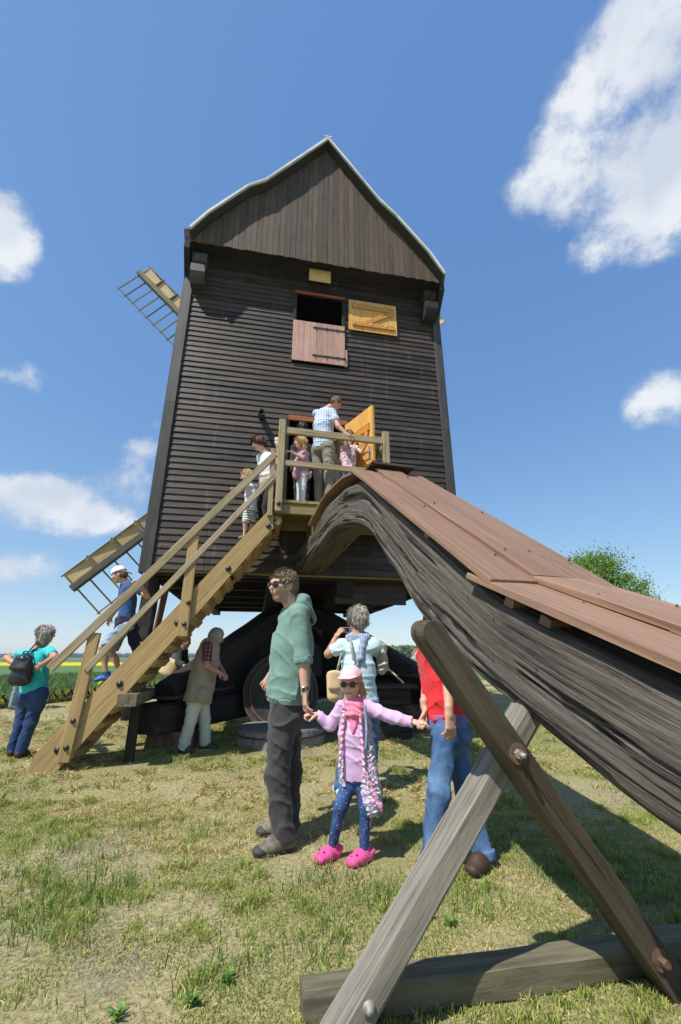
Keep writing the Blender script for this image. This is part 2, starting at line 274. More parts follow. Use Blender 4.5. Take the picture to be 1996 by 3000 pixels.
# ------------------------------------------------------------------ mesh helpers
MREL = {}
def link(o, parent=None, M=None):
    COL.objects.link(o); M = M or Matrix.Identity(4)
    if parent is not None:
        o.parent = parent; o.matrix_local = MREL[parent.name].inverted() @ M
    else: o.matrix_world = M
    MREL[o.name] = M; return o
def root(name, label, cat, loc=(0, 0, 0), rz=0, group=None):
    o = bpy.data.objects.new(name, None); o.empty_display_size = .2; COL.objects.link(o)
    o.location = loc; o.rotation_euler = (0, 0, rz); o['label'] = label; o['category'] = cat
    if group: o['group'] = group
    MREL[o.name] = Matrix.Identity(4); return o
def tag(o, label, cat, group=None):
    o['label'] = label; o['category'] = cat
    if group: o['group'] = group
    return o
def mesh(name, V, Fc, mat, parent=None, M=None, smooth=False):
    me = bpy.data.meshes.new(name); me.from_pydata([tuple(v) for v in V], [], Fc); me.update()
    mm = mat if isinstance(mat, list) else [mat]
    for q in mm: me.materials.append(MATS[q])
    if smooth: me.polygons.foreach_set('use_smooth', [True]*len(me.polygons))
    return link(bpy.data.objects.new(name, me), parent, M)
def frame(A, B, up=(0, 0, 1)):
    A = Vector(A); B = Vector(B); x = (B-A).normalized(); u = Vector(up); y = u.cross(x)
    if y.length < 1e-4: y = Vector((0, 1, 0)).cross(x)
    y.normalize(); z = x.cross(y); M = Matrix.Identity(4)
    for i in range(3): M[i][0] = x[i]; M[i][1] = y[i]; M[i][2] = z[i]; M[i][3] = A[i]
    return M, (B-A).length
def beam(name, A, B, wd, ht, mat, parent=None, up=(0, 0, 1), ch=.006, nseg=1, jit=0.0, oy=0, oz=0):
    """timber from A to B, section wd (sideways) x ht, chamfered edges, grain along local x"""
    M, L = frame(A, B, up); V = []; Fc = []
    a, h_ = wd/2, ht/2; c_ = min(ch, a*.4, h_*.4)
    sec = [(-a+c_, -h_), (a-c_, -h_), (a, -h_+c_), (a, h_-c_), (a-c_, h_), (-a+c_, h_), (-a, h_-c_), (-a, -h_+c_)]
    for i in range(nseg+1):
        x = L*i/nseg
        for (y, z) in sec:
            V.append((x+(rnd.uniform(-jit, jit) if i in (0, nseg) else 0), y+oy+rnd.uniform(-jit, jit), z+oz+rnd.uniform(-jit, jit)))
    for i in range(nseg):
        for k in range(8): Fc.append((i*8+k, i*8+(k+1) % 8, (i+1)*8+(k+1) % 8, (i+1)*8+k))
    Fc.append(tuple(range(7, -1, -1))); Fc.append(tuple(nseg*8+k for k in range(8)))
    return mesh(name, V, Fc, mat, parent, M)
def prism(name, poly, depth, mat, parent=None, M=None, y0=0.0):
    """polygon in local x,z extruded along local y from y0 to y0+depth"""
    n = len(poly); V = [(x, y0, z) for x, z in poly]+[(x, y0+depth, z) for x, z in poly]
    ar = sum(poly[i][0]*poly[(i+1) % n][1]-poly[(i+1) % n][0]*poly[i][1] for i in range(n))
    Fc = [tuple(range(n)), tuple(range(2*n-1, n-1, -1))]+[(i, i+n, (i+1) % n+n, (i+1) % n) for i in range(n)]
    if ar < 0: Fc = [tuple(reversed(f)) for f in Fc]
    return mesh(name, V, Fc, mat, parent, M)
def tube(name, pts, r, mat, parent=None, n=10, caps=True, M0=None, smooth=True):
    pts = [Vector(p_) for p_ in pts]; rr = r if isinstance(r, (list, tuple)) else [r]*len(pts); V = []; Fc = []
    prev = None
    for i, p_ in enumerate(pts):
        t = (pts[min(i+1, len(pts)-1)]-pts[max(i-1, 0)]).normalized()
        if prev is None: prev = t.orthogonal().normalized()
        a = (prev-t*prev.dot(t)).normalized(); prev = a; c_ = t.cross(a)
        for k in range(n): an = 2*math.pi*k/n; V.append(p_+(a*math.cos(an)+c_*math.sin(an))*rr[i])
    for i in range(len(pts)-1):
        for k in range(n): Fc.append((i*n+k, i*n+(k+1) % n, (i+1)*n+(k+1) % n, (i+1)*n+k))
    if caps: Fc.append(tuple(range(n-1, -1, -1))); Fc.append(tuple((len(pts)-1)*n+k for k in range(n)))
    return mesh(name, V, Fc, mat, parent, M0, smooth)
def bolt(parent, pos, nrm, r=.022, mat='iron', name='bolt'):
    pos = Vector(pos); nrm = Vector(nrm).normalized(); o = tube(name, [pos-nrm*.01, pos+nrm*.006, pos+nrm*.007, pos+nrm*.022], [r*1.7, r*1.6, r, r*.9], mat, parent, 8)
    return o
# value noise in numpy
def vnoise(x, y, seed=0):
    g = np.random.default_rng(seed).random((256, 256)); xi = np.floor(x).astype(int); yi = np.floor(y).astype(int); fx = x-xi; fy = y-yi
    fx = fx*fx*(3-2*fx); fy = fy*fy*(3-2*fy); a = g[xi % 256, yi % 256]; b_ = g[(xi+1) % 256, yi % 256]; c_ = g[xi % 256, (yi+1) % 256]; d = g[(xi+1) % 256, (yi+1) % 256]
    return (a*(1-fx)+b_*fx)*(1-fy)+(c_*(1-fx)+d*fx)*fy
def fbm(x, y, oct=4, seed=0):
    s = 0; a = .5
    for i in range(oct): s = s+a*vnoise(x*2**i, y*2**i, seed+i); a *= .5
    return s/(1-.5**oct)
# ------------------------------------------------------------------ ground
def kind(o, k): o['kind'] = k; return o
def leafmat(name, rough=.6, trans=.25):
    b = MB(name, rough, .25); at = b.n('ShaderNodeVertexColor'); at.layer_name = 'Col'
    b.l(at.outputs['Color'], b.b.inputs['Base Color']); tr = b.n('ShaderNodeBsdfTranslucent'); b.l(at.outputs['Color'], tr.inputs['Color'])
    ms = b.n('ShaderNodeMixShader'); ms.inputs[0].default_value = trans; b.l(b.b.outputs[0], ms.inputs[1]); b.l(tr.outputs[0], ms.inputs[2])
    b.l(ms.outputs[0], b.t.nodes['Material Output'].inputs['Surface'])
leafmat('blade'); leafmat('leaf', .5, .3)
def npmesh(name, V, Fq, mat, C=None, smooth=False):
    """big mesh from numpy arrays; Fq (n,k) faces; C per-vertex colour"""
    me = bpy.data.meshes.new(name); n = len(V); k = Fq.shape[1]; m = len(Fq)
    me.vertices.add(n); me.vertices.foreach_set('co', np.asarray(V, np.float32).ravel()); me.loops.add(m*k); me.loops.foreach_set('vertex_index', np.asarray(Fq, np.int32).ravel())
    me.polygons.add(m); me.polygons.foreach_set('loop_start', np.arange(0, m*k, k, dtype=np.int32)); me.polygons.foreach_set('loop_total', np.full(m, k, np.int32))
    if smooth: me.polygons.foreach_set('use_smooth', np.ones(m, bool))
    if C is not None:
        ca = me.color_attributes.new('Col', 'FLOAT_COLOR', 'POINT'); cc_ = np.ones((n, 4), np.float32); cc_[:, :3] = C; ca.data.foreach_set('color', cc_.ravel())
    for q in (mat if isinstance(mat, list) else [mat]): me.materials.append(MATS[q])
    me.update(calc_edges=True); me.validate(); return me
b = MB('field_far', .95, .1); v = b.n('ShaderNodeNewGeometry').outputs['Position']
n1 = b.noise(mapd(b, v, (.006, .02, 1)), 1, 3); n2 = b.noise(mapd(b, v, (.5, .5, 1)), 1, 5); c = b.ramp(n1, [(.35, (.085, .14, .05)), (.6, (.13, .19, .07))]); b.col(b.mix(.5, c, b.ramp(n2, [(.3, (.7, .7, .7)), (.7, (1.2, 1.2, 1.2))]), 'MULTIPLY'))
b = MB('crop', .9, .1); v = b.n('ShaderNodeNewGeometry').outputs['Position']; n1 = b.noise(mapd(b, v, (.4, .12, 1)), 1, 4); n2 = b.noise(mapd(b, v, (14, 14, 1)), 1, 4)
c = b.ramp(n1, [(.35, (.10, .185, .055)), (.62, (.145, .235, .08))]); b.bump(n2, 1, .1); b.col(b.mix(.6, c, b.ramp(n2, [(.3, (.5, .5, .5)), (.7, (1.3, 1.3, 1.3))]), 'MULTIPLY'))
b = MB('rape', .9, .1); v = b.n('ShaderNodeNewGeometry').outputs['Position']; n2 = b.noise(mapd(b, v, (.3, .3, 1)), 1, 4); b.col(b.ramp(n2, [(.3, (.22, .26, .05)), (.55, (.62, .50, .02))]))
b = MB('lawn', .95, .1); v = b.n('ShaderNodeNewGeometry').outputs['Position']
n1 = b.noise(mapd(b, v, (1.1, 1.1, 1)), 1, 5, .6, .3); n2 = b.noise(mapd(b, v, (38, 38, 1)), 1, 6, .7, .5); n3 = b.noise(mapd(b, v, (.45, .45, 1)), 1, 4)
c = b.ramp(n2, [(.30, (.13, .105, .06)), (.46, (.32, .275, .145)), (.66, (.50, .44, .235))])
soil = b.ramp(n2, [(.3, (.18, .145, .11)), (.65, (.34, .28, .22))]); mr = b.n('ShaderNodeMapRange'); b.l(n1, mr.inputs[0]); mr.inputs[1].default_value = .53; mr.inputs[2].default_value = .66
c = b.mix(mr.outputs[0], c, soil); mr = b.n('ShaderNodeMapRange'); b.l(n3, mr.inputs[0]); mr.inputs[1].default_value = .45; mr.inputs[2].default_value = .66; mr.inputs[4].default_value = .5
c = b.mix(mr.outputs[0], c, (.20, .22, .07)); b.bump(n2, .9, .02); b.col(c)
G0 = kind(mesh('ground', [(-2500, -60, -.004), (2500, -60, -.004), (2500, 4000, -.004), (-2500, 4000, -.004)], [(0, 1, 2, 3)], 'field_far'), 'structure')
def fenceX(Y): return -8.06+.254*(Y-11)
kind(mesh('lawn', [(fenceX(-10), -10, .0), (45, -10, .0), (45, 24, .0), (fenceX(24), 24, .0)], [(0, 1, 2, 3)], 'lawn'), 'structure')
kind(mesh('crop_field', [(-400, -10, .0), (fenceX(-10)-.02, -10, .0), (fenceX(24)-.02, 24.02, .0), (45, 24.02, .0), (400, 24.02, .0), (400, 65, .0), (-400, 65, .0)], [(0, 1, 2, 3, 4, 5, 6)], 'crop'), 'structure')
kind(mesh('rapeseed_field', [(-400, 65.1, .0), (-22, 65.1, .0), (-34, 105, .0), (-400, 105, .0)], [(0, 1, 2, 3)], 'rape'), 'structure')
# far woods: lumps of foliage
def lumps(name, pts, seed, col, mat='leaf'):
    r_ = np.random.default_rng(seed); VV = []; FF = []; CC = []; nb = 0
    import bmesh
    bm = bmesh.new(); bmesh.ops.create_icosphere(bm, subdivisions=2, radius=1); bv = np.array([v.co[:] for v in bm.verts]); bf = np.array([[v.index for v in f.verts] for f in bm.faces]); bm.free()
    for (x, y, z, rx, rz) in pts:
        k = 1+.35*(r_.random(len(bv))-.5); V = bv*k[:, None]*np.array([rx, rx, rz])+np.array([x, y, z]); VV.append(V); FF.append(bf+nb); nb += len(bv)
        CC.append(np.tile(np.array(col)*(.75+.5*r_.random()), (len(bv), 1))*(.8+.4*r_.random((len(bv), 1))))
    me = npmesh(name, np.vstack(VV), np.vstack(FF), mat, np.vstack(CC)); return link(bpy.data.objects.new(name, me))
pts = []
for i in range(520):
    x = rnd.uniform(-900, 500); y = 900+rnd.uniform(-25, 25); hgt = 5+4*vnoise(np.array([x/60.]), np.array([0.]), 3)[0]+rnd.uniform(-1, 1); pts.append((x, y, hgt*.5, 5, hgt*.55))
o = kind(lumps('distant_wood', pts, 3, (.035, .062, .036)), 'stuff'); o['label'] = 'long low line of dark trees on the far horizon'; o['category'] = 'wood'
pts = []
for i in range(420):
    x = rnd.uniform(28, 140); y = 320+rnd.uniform(0, 24); hgt = rnd.uniform(7.5, 10.3); zz = rnd.uniform(.2, .9); pts.append((x, y, hgt*zz, rnd.uniform(1.4, 2.2), rnd.uniform(1.4, 2.0)))
o = kind(lumps('copse', pts, 4, (.085, .155, .04)), 'stuff'); o['label'] = 'light green copse on the horizon behind the small gabled house'; o['category'] = 'wood'
hr = root('house', 'small pale gabled house far off before the copse', 'house', (51.5, 300, 0), 0)
prism('wall', [(-2.6, -.01), (2.6, -.01), (2.6, 3), (0, 6.2), (-2.6, 3)], 8, 'house_wall', hr)
ro = prism('roof', [(-3.0, 2.7), (0, 6.45), (3.0, 2.7), (3.0, 3.0), (0, 6.8), (-3.0, 3.0)], 8.4, 'house_roof', hr, None, -.2)
for x in (-.9, .6): prism('window', [(x-.4, 1.2), (x+.4, 1.2), (x+.4, 2.4), (x-.4, 2.4)], .06, 'lens_dark', hr, None, -.05)
# ------------------------------------------------------------------ broadleaf tree beyond the tail pole
def tree(name, label, base, ht, rad, nclump, seed, col):
    r_ = random.Random(seed); q = np.random.default_rng(seed); t = root(name, label, 'tree', base)
    tube('trunk', [(0, 0, -.1), (.05, 0, ht*.25), (-.1, .1, ht*.5), (.05, 0, ht*.8)], [.24, .19, .13, .04], 'shade_timber', t, 9)
    VV = []; CC = []
    for i in range(nclump):
        a = r_.uniform(0, 6.28); ph = r_.uniform(-.6, 1); rr = rad*math.sqrt(max(.05, 1-ph*ph*.8))*r_.uniform(.35, 1.05); c0 = np.array([rr*math.cos(a), rr*math.sin(a), ht*.60+ph*ht*.36])
        if i % 3 == 0: tube('limb', [(0, 0, ht*.35+r_.uniform(0, ht*.2)), tuple(c0*.6+np.array([0, 0, ht*.2])), tuple(c0)], [.06, .035, .012], 'shade_timber', t, 5)
        n = 240; cs = r_.uniform(.22, .50); P0 = c0+q.normal(0, cs, (n, 3))*np.array([1, 1, .75]); d1 = q.normal(0, 1, (n, 3)); d1 /= np.linalg.norm(d1, axis=1)[:, None]; d2 = np.cross(d1, q.normal(0, 1, (n, 3))); d2 /= np.linalg.norm(d2, axis=1)[:, None]
        s = q.uniform(.045, .09, (n, 1)); V = np.stack([P0-d1*s, P0+d2*s*.55, P0+d1*s, P0-d2*s*.55], 1).reshape(-1, 3); VV.append(V)
        CC.append(np.repeat(np.array(col)*(.6+.8*q.random((n, 1)))*r_.uniform(.75, 1.25), 4, 0))
    V = np.vstack(VV); me = npmesh('crown', V, np.arange(len(V)).reshape(-1, 4), 'leaf', np.vstack(CC)); link(bpy.data.objects.new('crown', me), t); return t
tree('broadleaf_tree', 'bright green leafy tree showing above the brown boards of the tail pole', (15.7, 25.5, 0), 7.0, 2.2, 100, 5, (.17, .28, .045))
# ------------------------------------------------------------------ low rustic lattice fence along the field edge
fr = root('lattice_fence', 'low rustic fence of crossed stakes along the edge of the crop field', 'fence', (fenceX(8), 8, 0), 0)
def fp(s, z, off=0): d = Vector((.254, 1, 0)).normalized(); n_ = Vector((1, -.254, 0)).normalized(); p_ = d*s+n_*off; return (p_.x, p_.y, z)
for i in range(44):
    s = .28*i; beam('stake', fp(s, .0, .02), fp(s+.3, .30, .02), .035, .04, 'shade_timber', fr, ch=.008); beam('stake', fp(s+.3, .0, -.03), fp(s, .30, -.03), .035, .04, 'shade_timber', fr, ch=.008)
beam('rail', fp(-.1, .09, .07), fp(12.5, .09, .07), .04, .06, 'mossy_timber', fr)
# ------------------------------------------------------------------ the post mill
WM = root('windmill', 'tall dark boarded post mill with steep gable and four sails', 'windmill', (OX, OY, 0), A11)
WX = 2.53; ZB = 2.38
VP_ = .20   # how far the roof runs out past the gable
VERGE = [tuple((lambda q: (q.x, q.z-.05))(W2L(atL(px_, py_, -.40-VP_)))) for px_, py_ in ((558, 664), (615, 616), (730, 541), (779, 525), (962, 404), (1113, 584), (1164, 632), (1258, 736), (1303, 799))]
def vz(x):
    for (a, za), (b_, zb) in zip(VERGE, VERGE[1:]):
        if a <= x <= b_: return za+(zb-za)*(x-a)/(b_-a)
    return VERGE[0][1] if x < 0 else VERGE[-1][1]
# inner shell (dark), so no light leaks between boards; openings stay open
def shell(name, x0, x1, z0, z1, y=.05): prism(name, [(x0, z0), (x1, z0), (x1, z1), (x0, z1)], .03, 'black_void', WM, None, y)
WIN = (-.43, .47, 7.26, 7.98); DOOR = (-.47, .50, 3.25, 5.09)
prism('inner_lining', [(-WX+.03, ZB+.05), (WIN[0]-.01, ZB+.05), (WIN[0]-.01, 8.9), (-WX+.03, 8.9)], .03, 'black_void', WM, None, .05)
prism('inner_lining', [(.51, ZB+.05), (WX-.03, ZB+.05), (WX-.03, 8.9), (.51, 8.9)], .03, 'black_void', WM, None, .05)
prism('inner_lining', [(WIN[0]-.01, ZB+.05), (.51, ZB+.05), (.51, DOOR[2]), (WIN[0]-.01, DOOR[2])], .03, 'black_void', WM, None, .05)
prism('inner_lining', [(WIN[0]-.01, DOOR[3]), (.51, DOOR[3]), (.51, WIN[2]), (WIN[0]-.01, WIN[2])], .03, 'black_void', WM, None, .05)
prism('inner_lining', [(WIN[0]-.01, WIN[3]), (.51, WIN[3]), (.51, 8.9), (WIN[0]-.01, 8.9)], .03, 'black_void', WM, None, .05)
EXPO = .109
def clap(x0, x1, z, tilt=0):
    L = x1-x0; ns = max(1, int(L/.5)); V = []; Fc = []; hb = EXPO+.022
    for i in range(ns+1):
        x = L*i/ns; j = rnd.uniform(-.0025, .0025) if 0 < i < ns else 0; o_ = rnd.uniform(-.003, .003)
        for (y, zz) in ((-.022+o_, 0+j), (-.024+o_, .004+j), (-.003, hb), (.004, hb), (-.002, 0+j)): V.append((x, y, zz))
    for i in range(ns):
        for k in range(5): Fc.append((i*5+k, (i+1)*5+k, (i+1)*5+(k+1) % 5, i*5+(k+1) % 5))
    Fc.append((0, 1, 2, 3, 4)); e = ns*5; Fc.append((e+4, e+3, e+2, e+1, e))
    M = Matrix.Translation((x0, 0, z)) @ Matrix.Rotation(tilt, 4, 'Y')
    return mesh('wall_board', V, Fc, 'dark_boards', WM, M)
row = 0; z = ZB
while z < 8.55:
    spans = [(-WX+.15, WX-.13)]
    def cut(spans, a, b_): 
        o = []
        for s, e in spans:
            if e <= a or s >= b_: o.append((s, e))
            else:
                if s < a: o.append((s, a))
                if e > b_: o.append((b_, e))
        return o
    if z+EXPO > DOOR[2]+.02 and z < DOOR[3]: spans = cut(spans, DOOR[0]-.05, DOOR[1]+.05)
    if z+EXPO*.6 > WIN[2]-.9 and z < WIN[3]-.02: spans = cut(spans, WIN[0]-.05, WIN[1]+.06)
    res = []
    for s, e in spans:
        js = []
        if z < 3.2 and s < -1.6: js.append(-1.66+rnd.uniform(-.012, .012))
        elif rnd.random() < .28 and e-s > 3: js.append(rnd.uniform(s+1, e-1))
        p0 = s
        for j in js: res.append((p0, j-.003)); p0 = j+.003
        res.append((p0, e))
    for s, e in res: clap(s, e, z+rnd.uniform(-.003, .003), rnd.uniform(-.0012, .0012))
    z += EXPO; row += 1
# corner boards
for sx in (-1, 1):
    xo = sx*WX
    for (za, zb) in ((ZB-.05, 5.2), (5.204, 8.62)):
        beam('corner_board', (xo-sx*.075, -.035, za), (xo-sx*.075, -.035, zb), .15, .035, 'corner_wood', WM, (0, 1, 0), .004)
        beam('corner_board', (xo+sx*.015, .075, za), (xo+sx*.015, .075, zb), .03, .185, 'corner_wood', WM, (0, 1, 0), .004)
# side and breast walls: lapped boards as one surface each
def lapwall(name, A, B, z0, z1):
    A = Vector(A); B = Vector(B); d = (B-A).normalized(); n_ = Vector((d.y, -d.x, 0)); V = []; Fc = []; zz = z0; i = 0
    while zz < z1:
        for (o_, h_) in ((.022, 0), (0, EXPO)):
            for q in (A, B): p_ = q+n_*o_; V.append((p_.x, p_.y, zz+h_))
        k = i*4; Fc.append((k, k+1, k+3, k+2))
        if i: Fc.append((k-2, k-1, k+1, k))
        zz += EXPO; i += 1
    return mesh(name, V, Fc, 'dark_boards', WM)
DEP = 6.0
lapwall('side_wall', (WX-.01, .02, 0), (WX-.01, DEP, 0), ZB, 8.6); lapwall('side_wall', (-WX+.01, DEP, 0), (-WX+.01, .02, 0), ZB, 8.6); lapwall('breast_wall', (WX-.02, DEP-.01, 0), (-WX+.02, DEP-.01, 0), ZB, 8.6)
prism('breast_gable', [(x, z_-.12) for x, z_ in VERGE], .04, 'gable_boards', WM, None, DEP-.08)
# floor of the body seen from below: boards on joists and the two long sheers
for i in range(24):
    x0 = -2.45+i*.2045
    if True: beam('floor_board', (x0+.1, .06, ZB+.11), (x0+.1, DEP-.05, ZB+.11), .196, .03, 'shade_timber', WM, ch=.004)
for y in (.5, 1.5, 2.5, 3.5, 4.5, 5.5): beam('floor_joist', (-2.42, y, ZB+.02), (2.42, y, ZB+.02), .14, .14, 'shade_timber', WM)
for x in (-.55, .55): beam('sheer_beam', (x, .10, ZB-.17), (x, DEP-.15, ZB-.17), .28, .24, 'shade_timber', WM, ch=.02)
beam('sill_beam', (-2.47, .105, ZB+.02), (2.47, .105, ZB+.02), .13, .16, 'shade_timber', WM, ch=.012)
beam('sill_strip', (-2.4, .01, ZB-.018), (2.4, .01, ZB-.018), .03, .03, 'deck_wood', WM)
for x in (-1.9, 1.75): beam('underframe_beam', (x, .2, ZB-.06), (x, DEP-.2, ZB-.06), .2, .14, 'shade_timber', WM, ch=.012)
prism('gap_panel', [(.42, 1.98), (1.62, 1.98), (1.62, 2.355), (.42, 2.355)], .04, 'dark_boards', WM, None, .28)  # dark panel added to shut out the bright gap below the body
# gable of upright boards, hung proud of the wall
GY = -.40; HEM = 8.41; x = -2.44; gi = 0
while x < 2.42:
    wd = min(rnd.uniform(.098, .115), 2.43-x); x1 = x+wd-.005; zt0 = vz(x)-.05; zt1 = vz(x1)-.05; hz = HEM+rnd.uniform(-.014, .008); L = max(zt0, zt1)-hz
    if L > .05:
        th = .022; yo = rnd.uniform(-.004, .004); za, zb = zt0-hz, zt1-hz   # local x runs up the board
        V = []
        for (y_, e) in ((-th/2, .0), (th/2, .0)):
            V += [(0, -(0), y_), (0, -(x1-x), y_), (zb, -(x1-x), y_), (za, 0, y_)]
        xm = VERGE[4][0]
        if x < xm < x1: zm = vz(xm)-.05-hz; V = [(0, 0, -th/2), (0, -(x1-x), -th/2), (zb, -(x1-x), -th/2), (zm, -(xm-x), -th/2), (za, 0, -th/2), (0, 0, th/2), (0, -(x1-x), th/2), (zb, -(x1-x), th/2), (zm, -(xm-x), th/2), (za, 0, th/2)]
        n_ = len(V)//2; Fc = [tuple(range(n_-1, -1, -1)), tuple(range(n_, 2*n_))]+[(i, (i+1) % n_, (i+1) % n_+n_, i+n_) for i in range(n_)]
        M = Matrix(((0, -1, 0, x), (0, 0, 1, GY+yo), (1, 0, 0, hz), (0, 0, 0, 1)))
        # columns: local x -> up, local y -> -x, local z -> y (into the mill)
        mesh('gable_board', V, Fc, 'gable_boards', WM, M)
    x += wd
prism('gable_backing', [(-2.42, HEM+.05)]+[(max(-2.42, min(2.46, q[0]*.985)), q[1]-.10) for q in VERGE[1:-1]]+[(2.46, HEM+.05)], .03, 'black_void', WM, None, GY+.03)
# roof: two covered slopes plus white metal verge, following the kinked line
def roofskin(y0, y1, th, mat, name, off=0.0):
    V = []; Fc = []; n_ = len(VERGE)
    for y_ in (y0, y1):
        for (px_, pz_) in VERGE: V.append((px_*1.0, y_, pz_+off))
        for (px_, pz_) in VERGE: V.append((px_*1.012, y_, pz_+off+th))
    m2 = 2*n_
    for i in range(n_-1):
        Fc += [(i, i+1, n_+i+1, n_+i), (m2+i, m2+n_+i, m2+n_+i+1, m2+i+1), (n_+i, n_+i+1, m2+n_+i+1, m2+n_+i), (i, m2+i, m2+i+1, i+1)]
    Fc += [(0, n_, m2+n_, m2), (n_-1, m2+n_-1, m2+2*n_-1, 2*n_-1)]
    return mesh(name, V, Fc, mat, WM)
roofskin(GY-VP_+.03, DEP+.3, .04, 'roof_skin', 'roof')
for i in range(len(VERGE)-1):
    (xa, za), (xb, zb) = VERGE[i], VERGE[i+1]
    nseg = 2 if math.hypot(xb-xa, zb-za) > 1.3 else 1
    for s in range(nseg):
        f0, f1 = s/nseg, (s+1)/nseg; a_ = (xa+(xb-xa)*f0, GY-VP_, za+(zb-za)*f0+.028); b_ = (xa+(xb-xa)*f1, GY-VP_, za+(zb-za)*f1+.028)
        beam('verge_strip', a_, b_, .05, .055, 'roof_metal', WM, (0, 0, 1), .008, 1, .004)
beam('ridge_cap', (VERGE[4][0], GY-VP_-.03, VERGE[4][1]+.055), (VERGE[4][0], DEP+.3, VERGE[4][1]+.055), .16, .03, 'roof_metal', WM)
# soffit, eaves cheeks and plate beam
prism('soffit', [(-2.42, 8.50), (2.47, 8.50), (2.47, 8.53), (-2.42, 8.53)], .40, 'shade_timber', WM, None, GY+.02)
for sx in (-1, 1):
    prism('eaves_cheek', [(sx*2.44, 8.42), (sx*2.56, 8.46), (sx*2.60, 8.72), (sx*2.44, 8.75)], DEP+.4, 'shade_timber', WM, None, GY+.03)
    prism('eaves_bracket', [(0, 0)]+[(q, w_) for q, w_ in ((-.36, .40), (-.36, .62), (0, .62))], .10, 'shade_timber', WM, Matrix(((0, 1, 0, sx*2.50-.05), (1, 0, 0, -.01), (0, 0, 1, 7.88), (0, 0, 0, 1))))
    for (zc, pr, hh) in ((8.20, .26, .20), (7.82, .30, .33)):
        xc = sx*2.27; poly = [(0, 0), (-pr*.55, 0), (-pr*.85, hh*.18), (-pr, hh*.5), (-pr, hh), (0, hh)]
        prism('plate_beam_end', poly, .26, 'shade_timber' if sx > 0 else 'corner_wood', WM, Matrix(((0, 1, 0, xc-.13), (1, 0, 0, -.02), (0, 0, 1, zc-hh/2), (0, 0, 0, 1))))
beam('hoist_board', (-.22, -.20, 8.30), (.21, -.20, 8.30), .02, .30, 'cream_plate', WM)
# upper hatch: frame, closed lower leaf, shutter thrown open
beam('window_frame', (WIN[0]-.05, -.035, WIN[3]+.0), (WIN[1]+.06, -.035, WIN[3]+.0), .05, .045, 'lintel_wood', WM)
for x in (WIN[0]-.025, WIN[1]+.03): beam('window_frame', (x, -.03, WIN[2]-.9), (x, -.03, WIN[3]-.024), .06, .05, 'shade_timber', WM, (0, 1, 0))
hd = prism('half_door', [(-.475, 6.37), (.515, 6.37), (.515, 7.22), (-.475, 7.22)], .02, 'half_door_wood', WM, None, -.045)
for i in range(9): x = -.48+i*.1115; beam('plank', (x+.0545, -.055, 6.35), (x+.0545, -.055, 7.265), .1085, .018, 'half_door_wood', hd, (0, 1, 0), .003)
for zz in (6.50, 7.14): beam('strap_hinge', (-.10, -.069, zz), (.54, -.069, zz-.0), .012, .035, 'iron', hd); [bolt(hd, (x, -.072, zz), (0, -1, 0), .014) for x in (-.06, .15, .36, .5)]
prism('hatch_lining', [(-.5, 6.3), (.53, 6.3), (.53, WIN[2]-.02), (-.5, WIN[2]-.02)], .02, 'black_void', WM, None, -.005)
beam('hinge_block', (.55, -.03, 6.35), (.55, -.03, 6.72), .05, .05, 'half_door_wood', WM, (0, 1, 0))
sr = prism('shutter', [(.61, 7.24), (1.58, 7.24), (1.58, 7.94), (.61, 7.94)], .012, 'fresh_pine', WM, None, -.05)
for i in range(8): beam('plank', (.60+i*.124+.061, -.062, 7.22), (.60+i*.124+.061, -.062, 7.96), .121, .02, 'fresh_pine', sr, (0, 1, 0), .003)
for zz in (7.37, 7.80): beam('ledge', (.67, -.088, zz), (1.53, -.088, zz), .03, .105, 'fresh_pine_brace', sr); [bolt(sr, (x, -.104, zz), (0, -1, 0), .012, 'silver') for x in (.72, 1.05, 1.35)]
beam('brace', (.98, -.087, 7.43), (1.50, -.087, 7.74), .028, .095, 'fresh_pine_brace', sr)
for zz in (7.36, 7.80): beam('hinge', (.50, -.05, zz), (.62, -.05, zz), .02, .03, 'iron', sr)
# entrance: lintel, posts, leaf opened outwards
beam('door_lintel', (DOOR[0]-.02, -.04, 5.13), (DOOR[1]+.06, -.04, 5.13), .05, .10, 'lintel_wood', WM)
for x in (DOOR[0]-.025, DOOR[1]+.025): beam('door_post', (x, -.03, 3.27), (x, -.03, 5.08), .06, .07, 'shade_timber', WM, (0, 1, 0))
hx, hy = .53, -.03; fe = W2L(atL(1092, 1146, -.78)); a = math.atan2(-.78-hy, fe.x-hx)
DM = Matrix.Translation((hx, hy, 3.28)) @ Matrix.Rotation(a, 4, 'Z')
DW = math.hypot(-.78-hy, fe.x-hx); DH = 1.78
def dl(p_): return DM @ Vector(p_)
dr = mesh('door', [(0, -.01, 0), (DW, -.01, 0), (DW, .01, 0), (0, .01, 0), (0, -.01, DH), (DW, -.01, DH), (DW, .01, DH), (0, .01, DH)], [(3, 2, 1, 0), (4, 5, 6, 7), (0, 1, 5, 4), (1, 2, 6, 5), (2, 3, 7, 6), (3, 0, 4, 7)], 'fresh_pine', WM, DM)
def dbeam(name, A, B, w_, h_, mat, up): 
    A = dl(A); B = dl(B); u = DM.to_3x3() @ Vector(up); return beam(name, A, B, w_, h_, mat, dr, u, .003)
npk = 7; pw = DW/npk
for i in range(npk):
    for sy in (-1, 1): dbeam('plank', ((i+.5)*pw, sy*.018, -.01), ((i+.5)*pw, sy*.018, DH+.01), .016 if False else pw-.004, .016, 'fresh_pine', (0, 1, 0))
for zz in (.32, 1.42): dbeam('ledge', (.05, -.042, zz), (DW-.06, -.042, zz), .03, .13, 'fresh_pine_brace', (0, 0, 1)); dbeam('ledge', (.05, .042, zz), (DW-.06, .042, zz), .03, .13, 'fresh_pine_brace', (0, 0, 1))
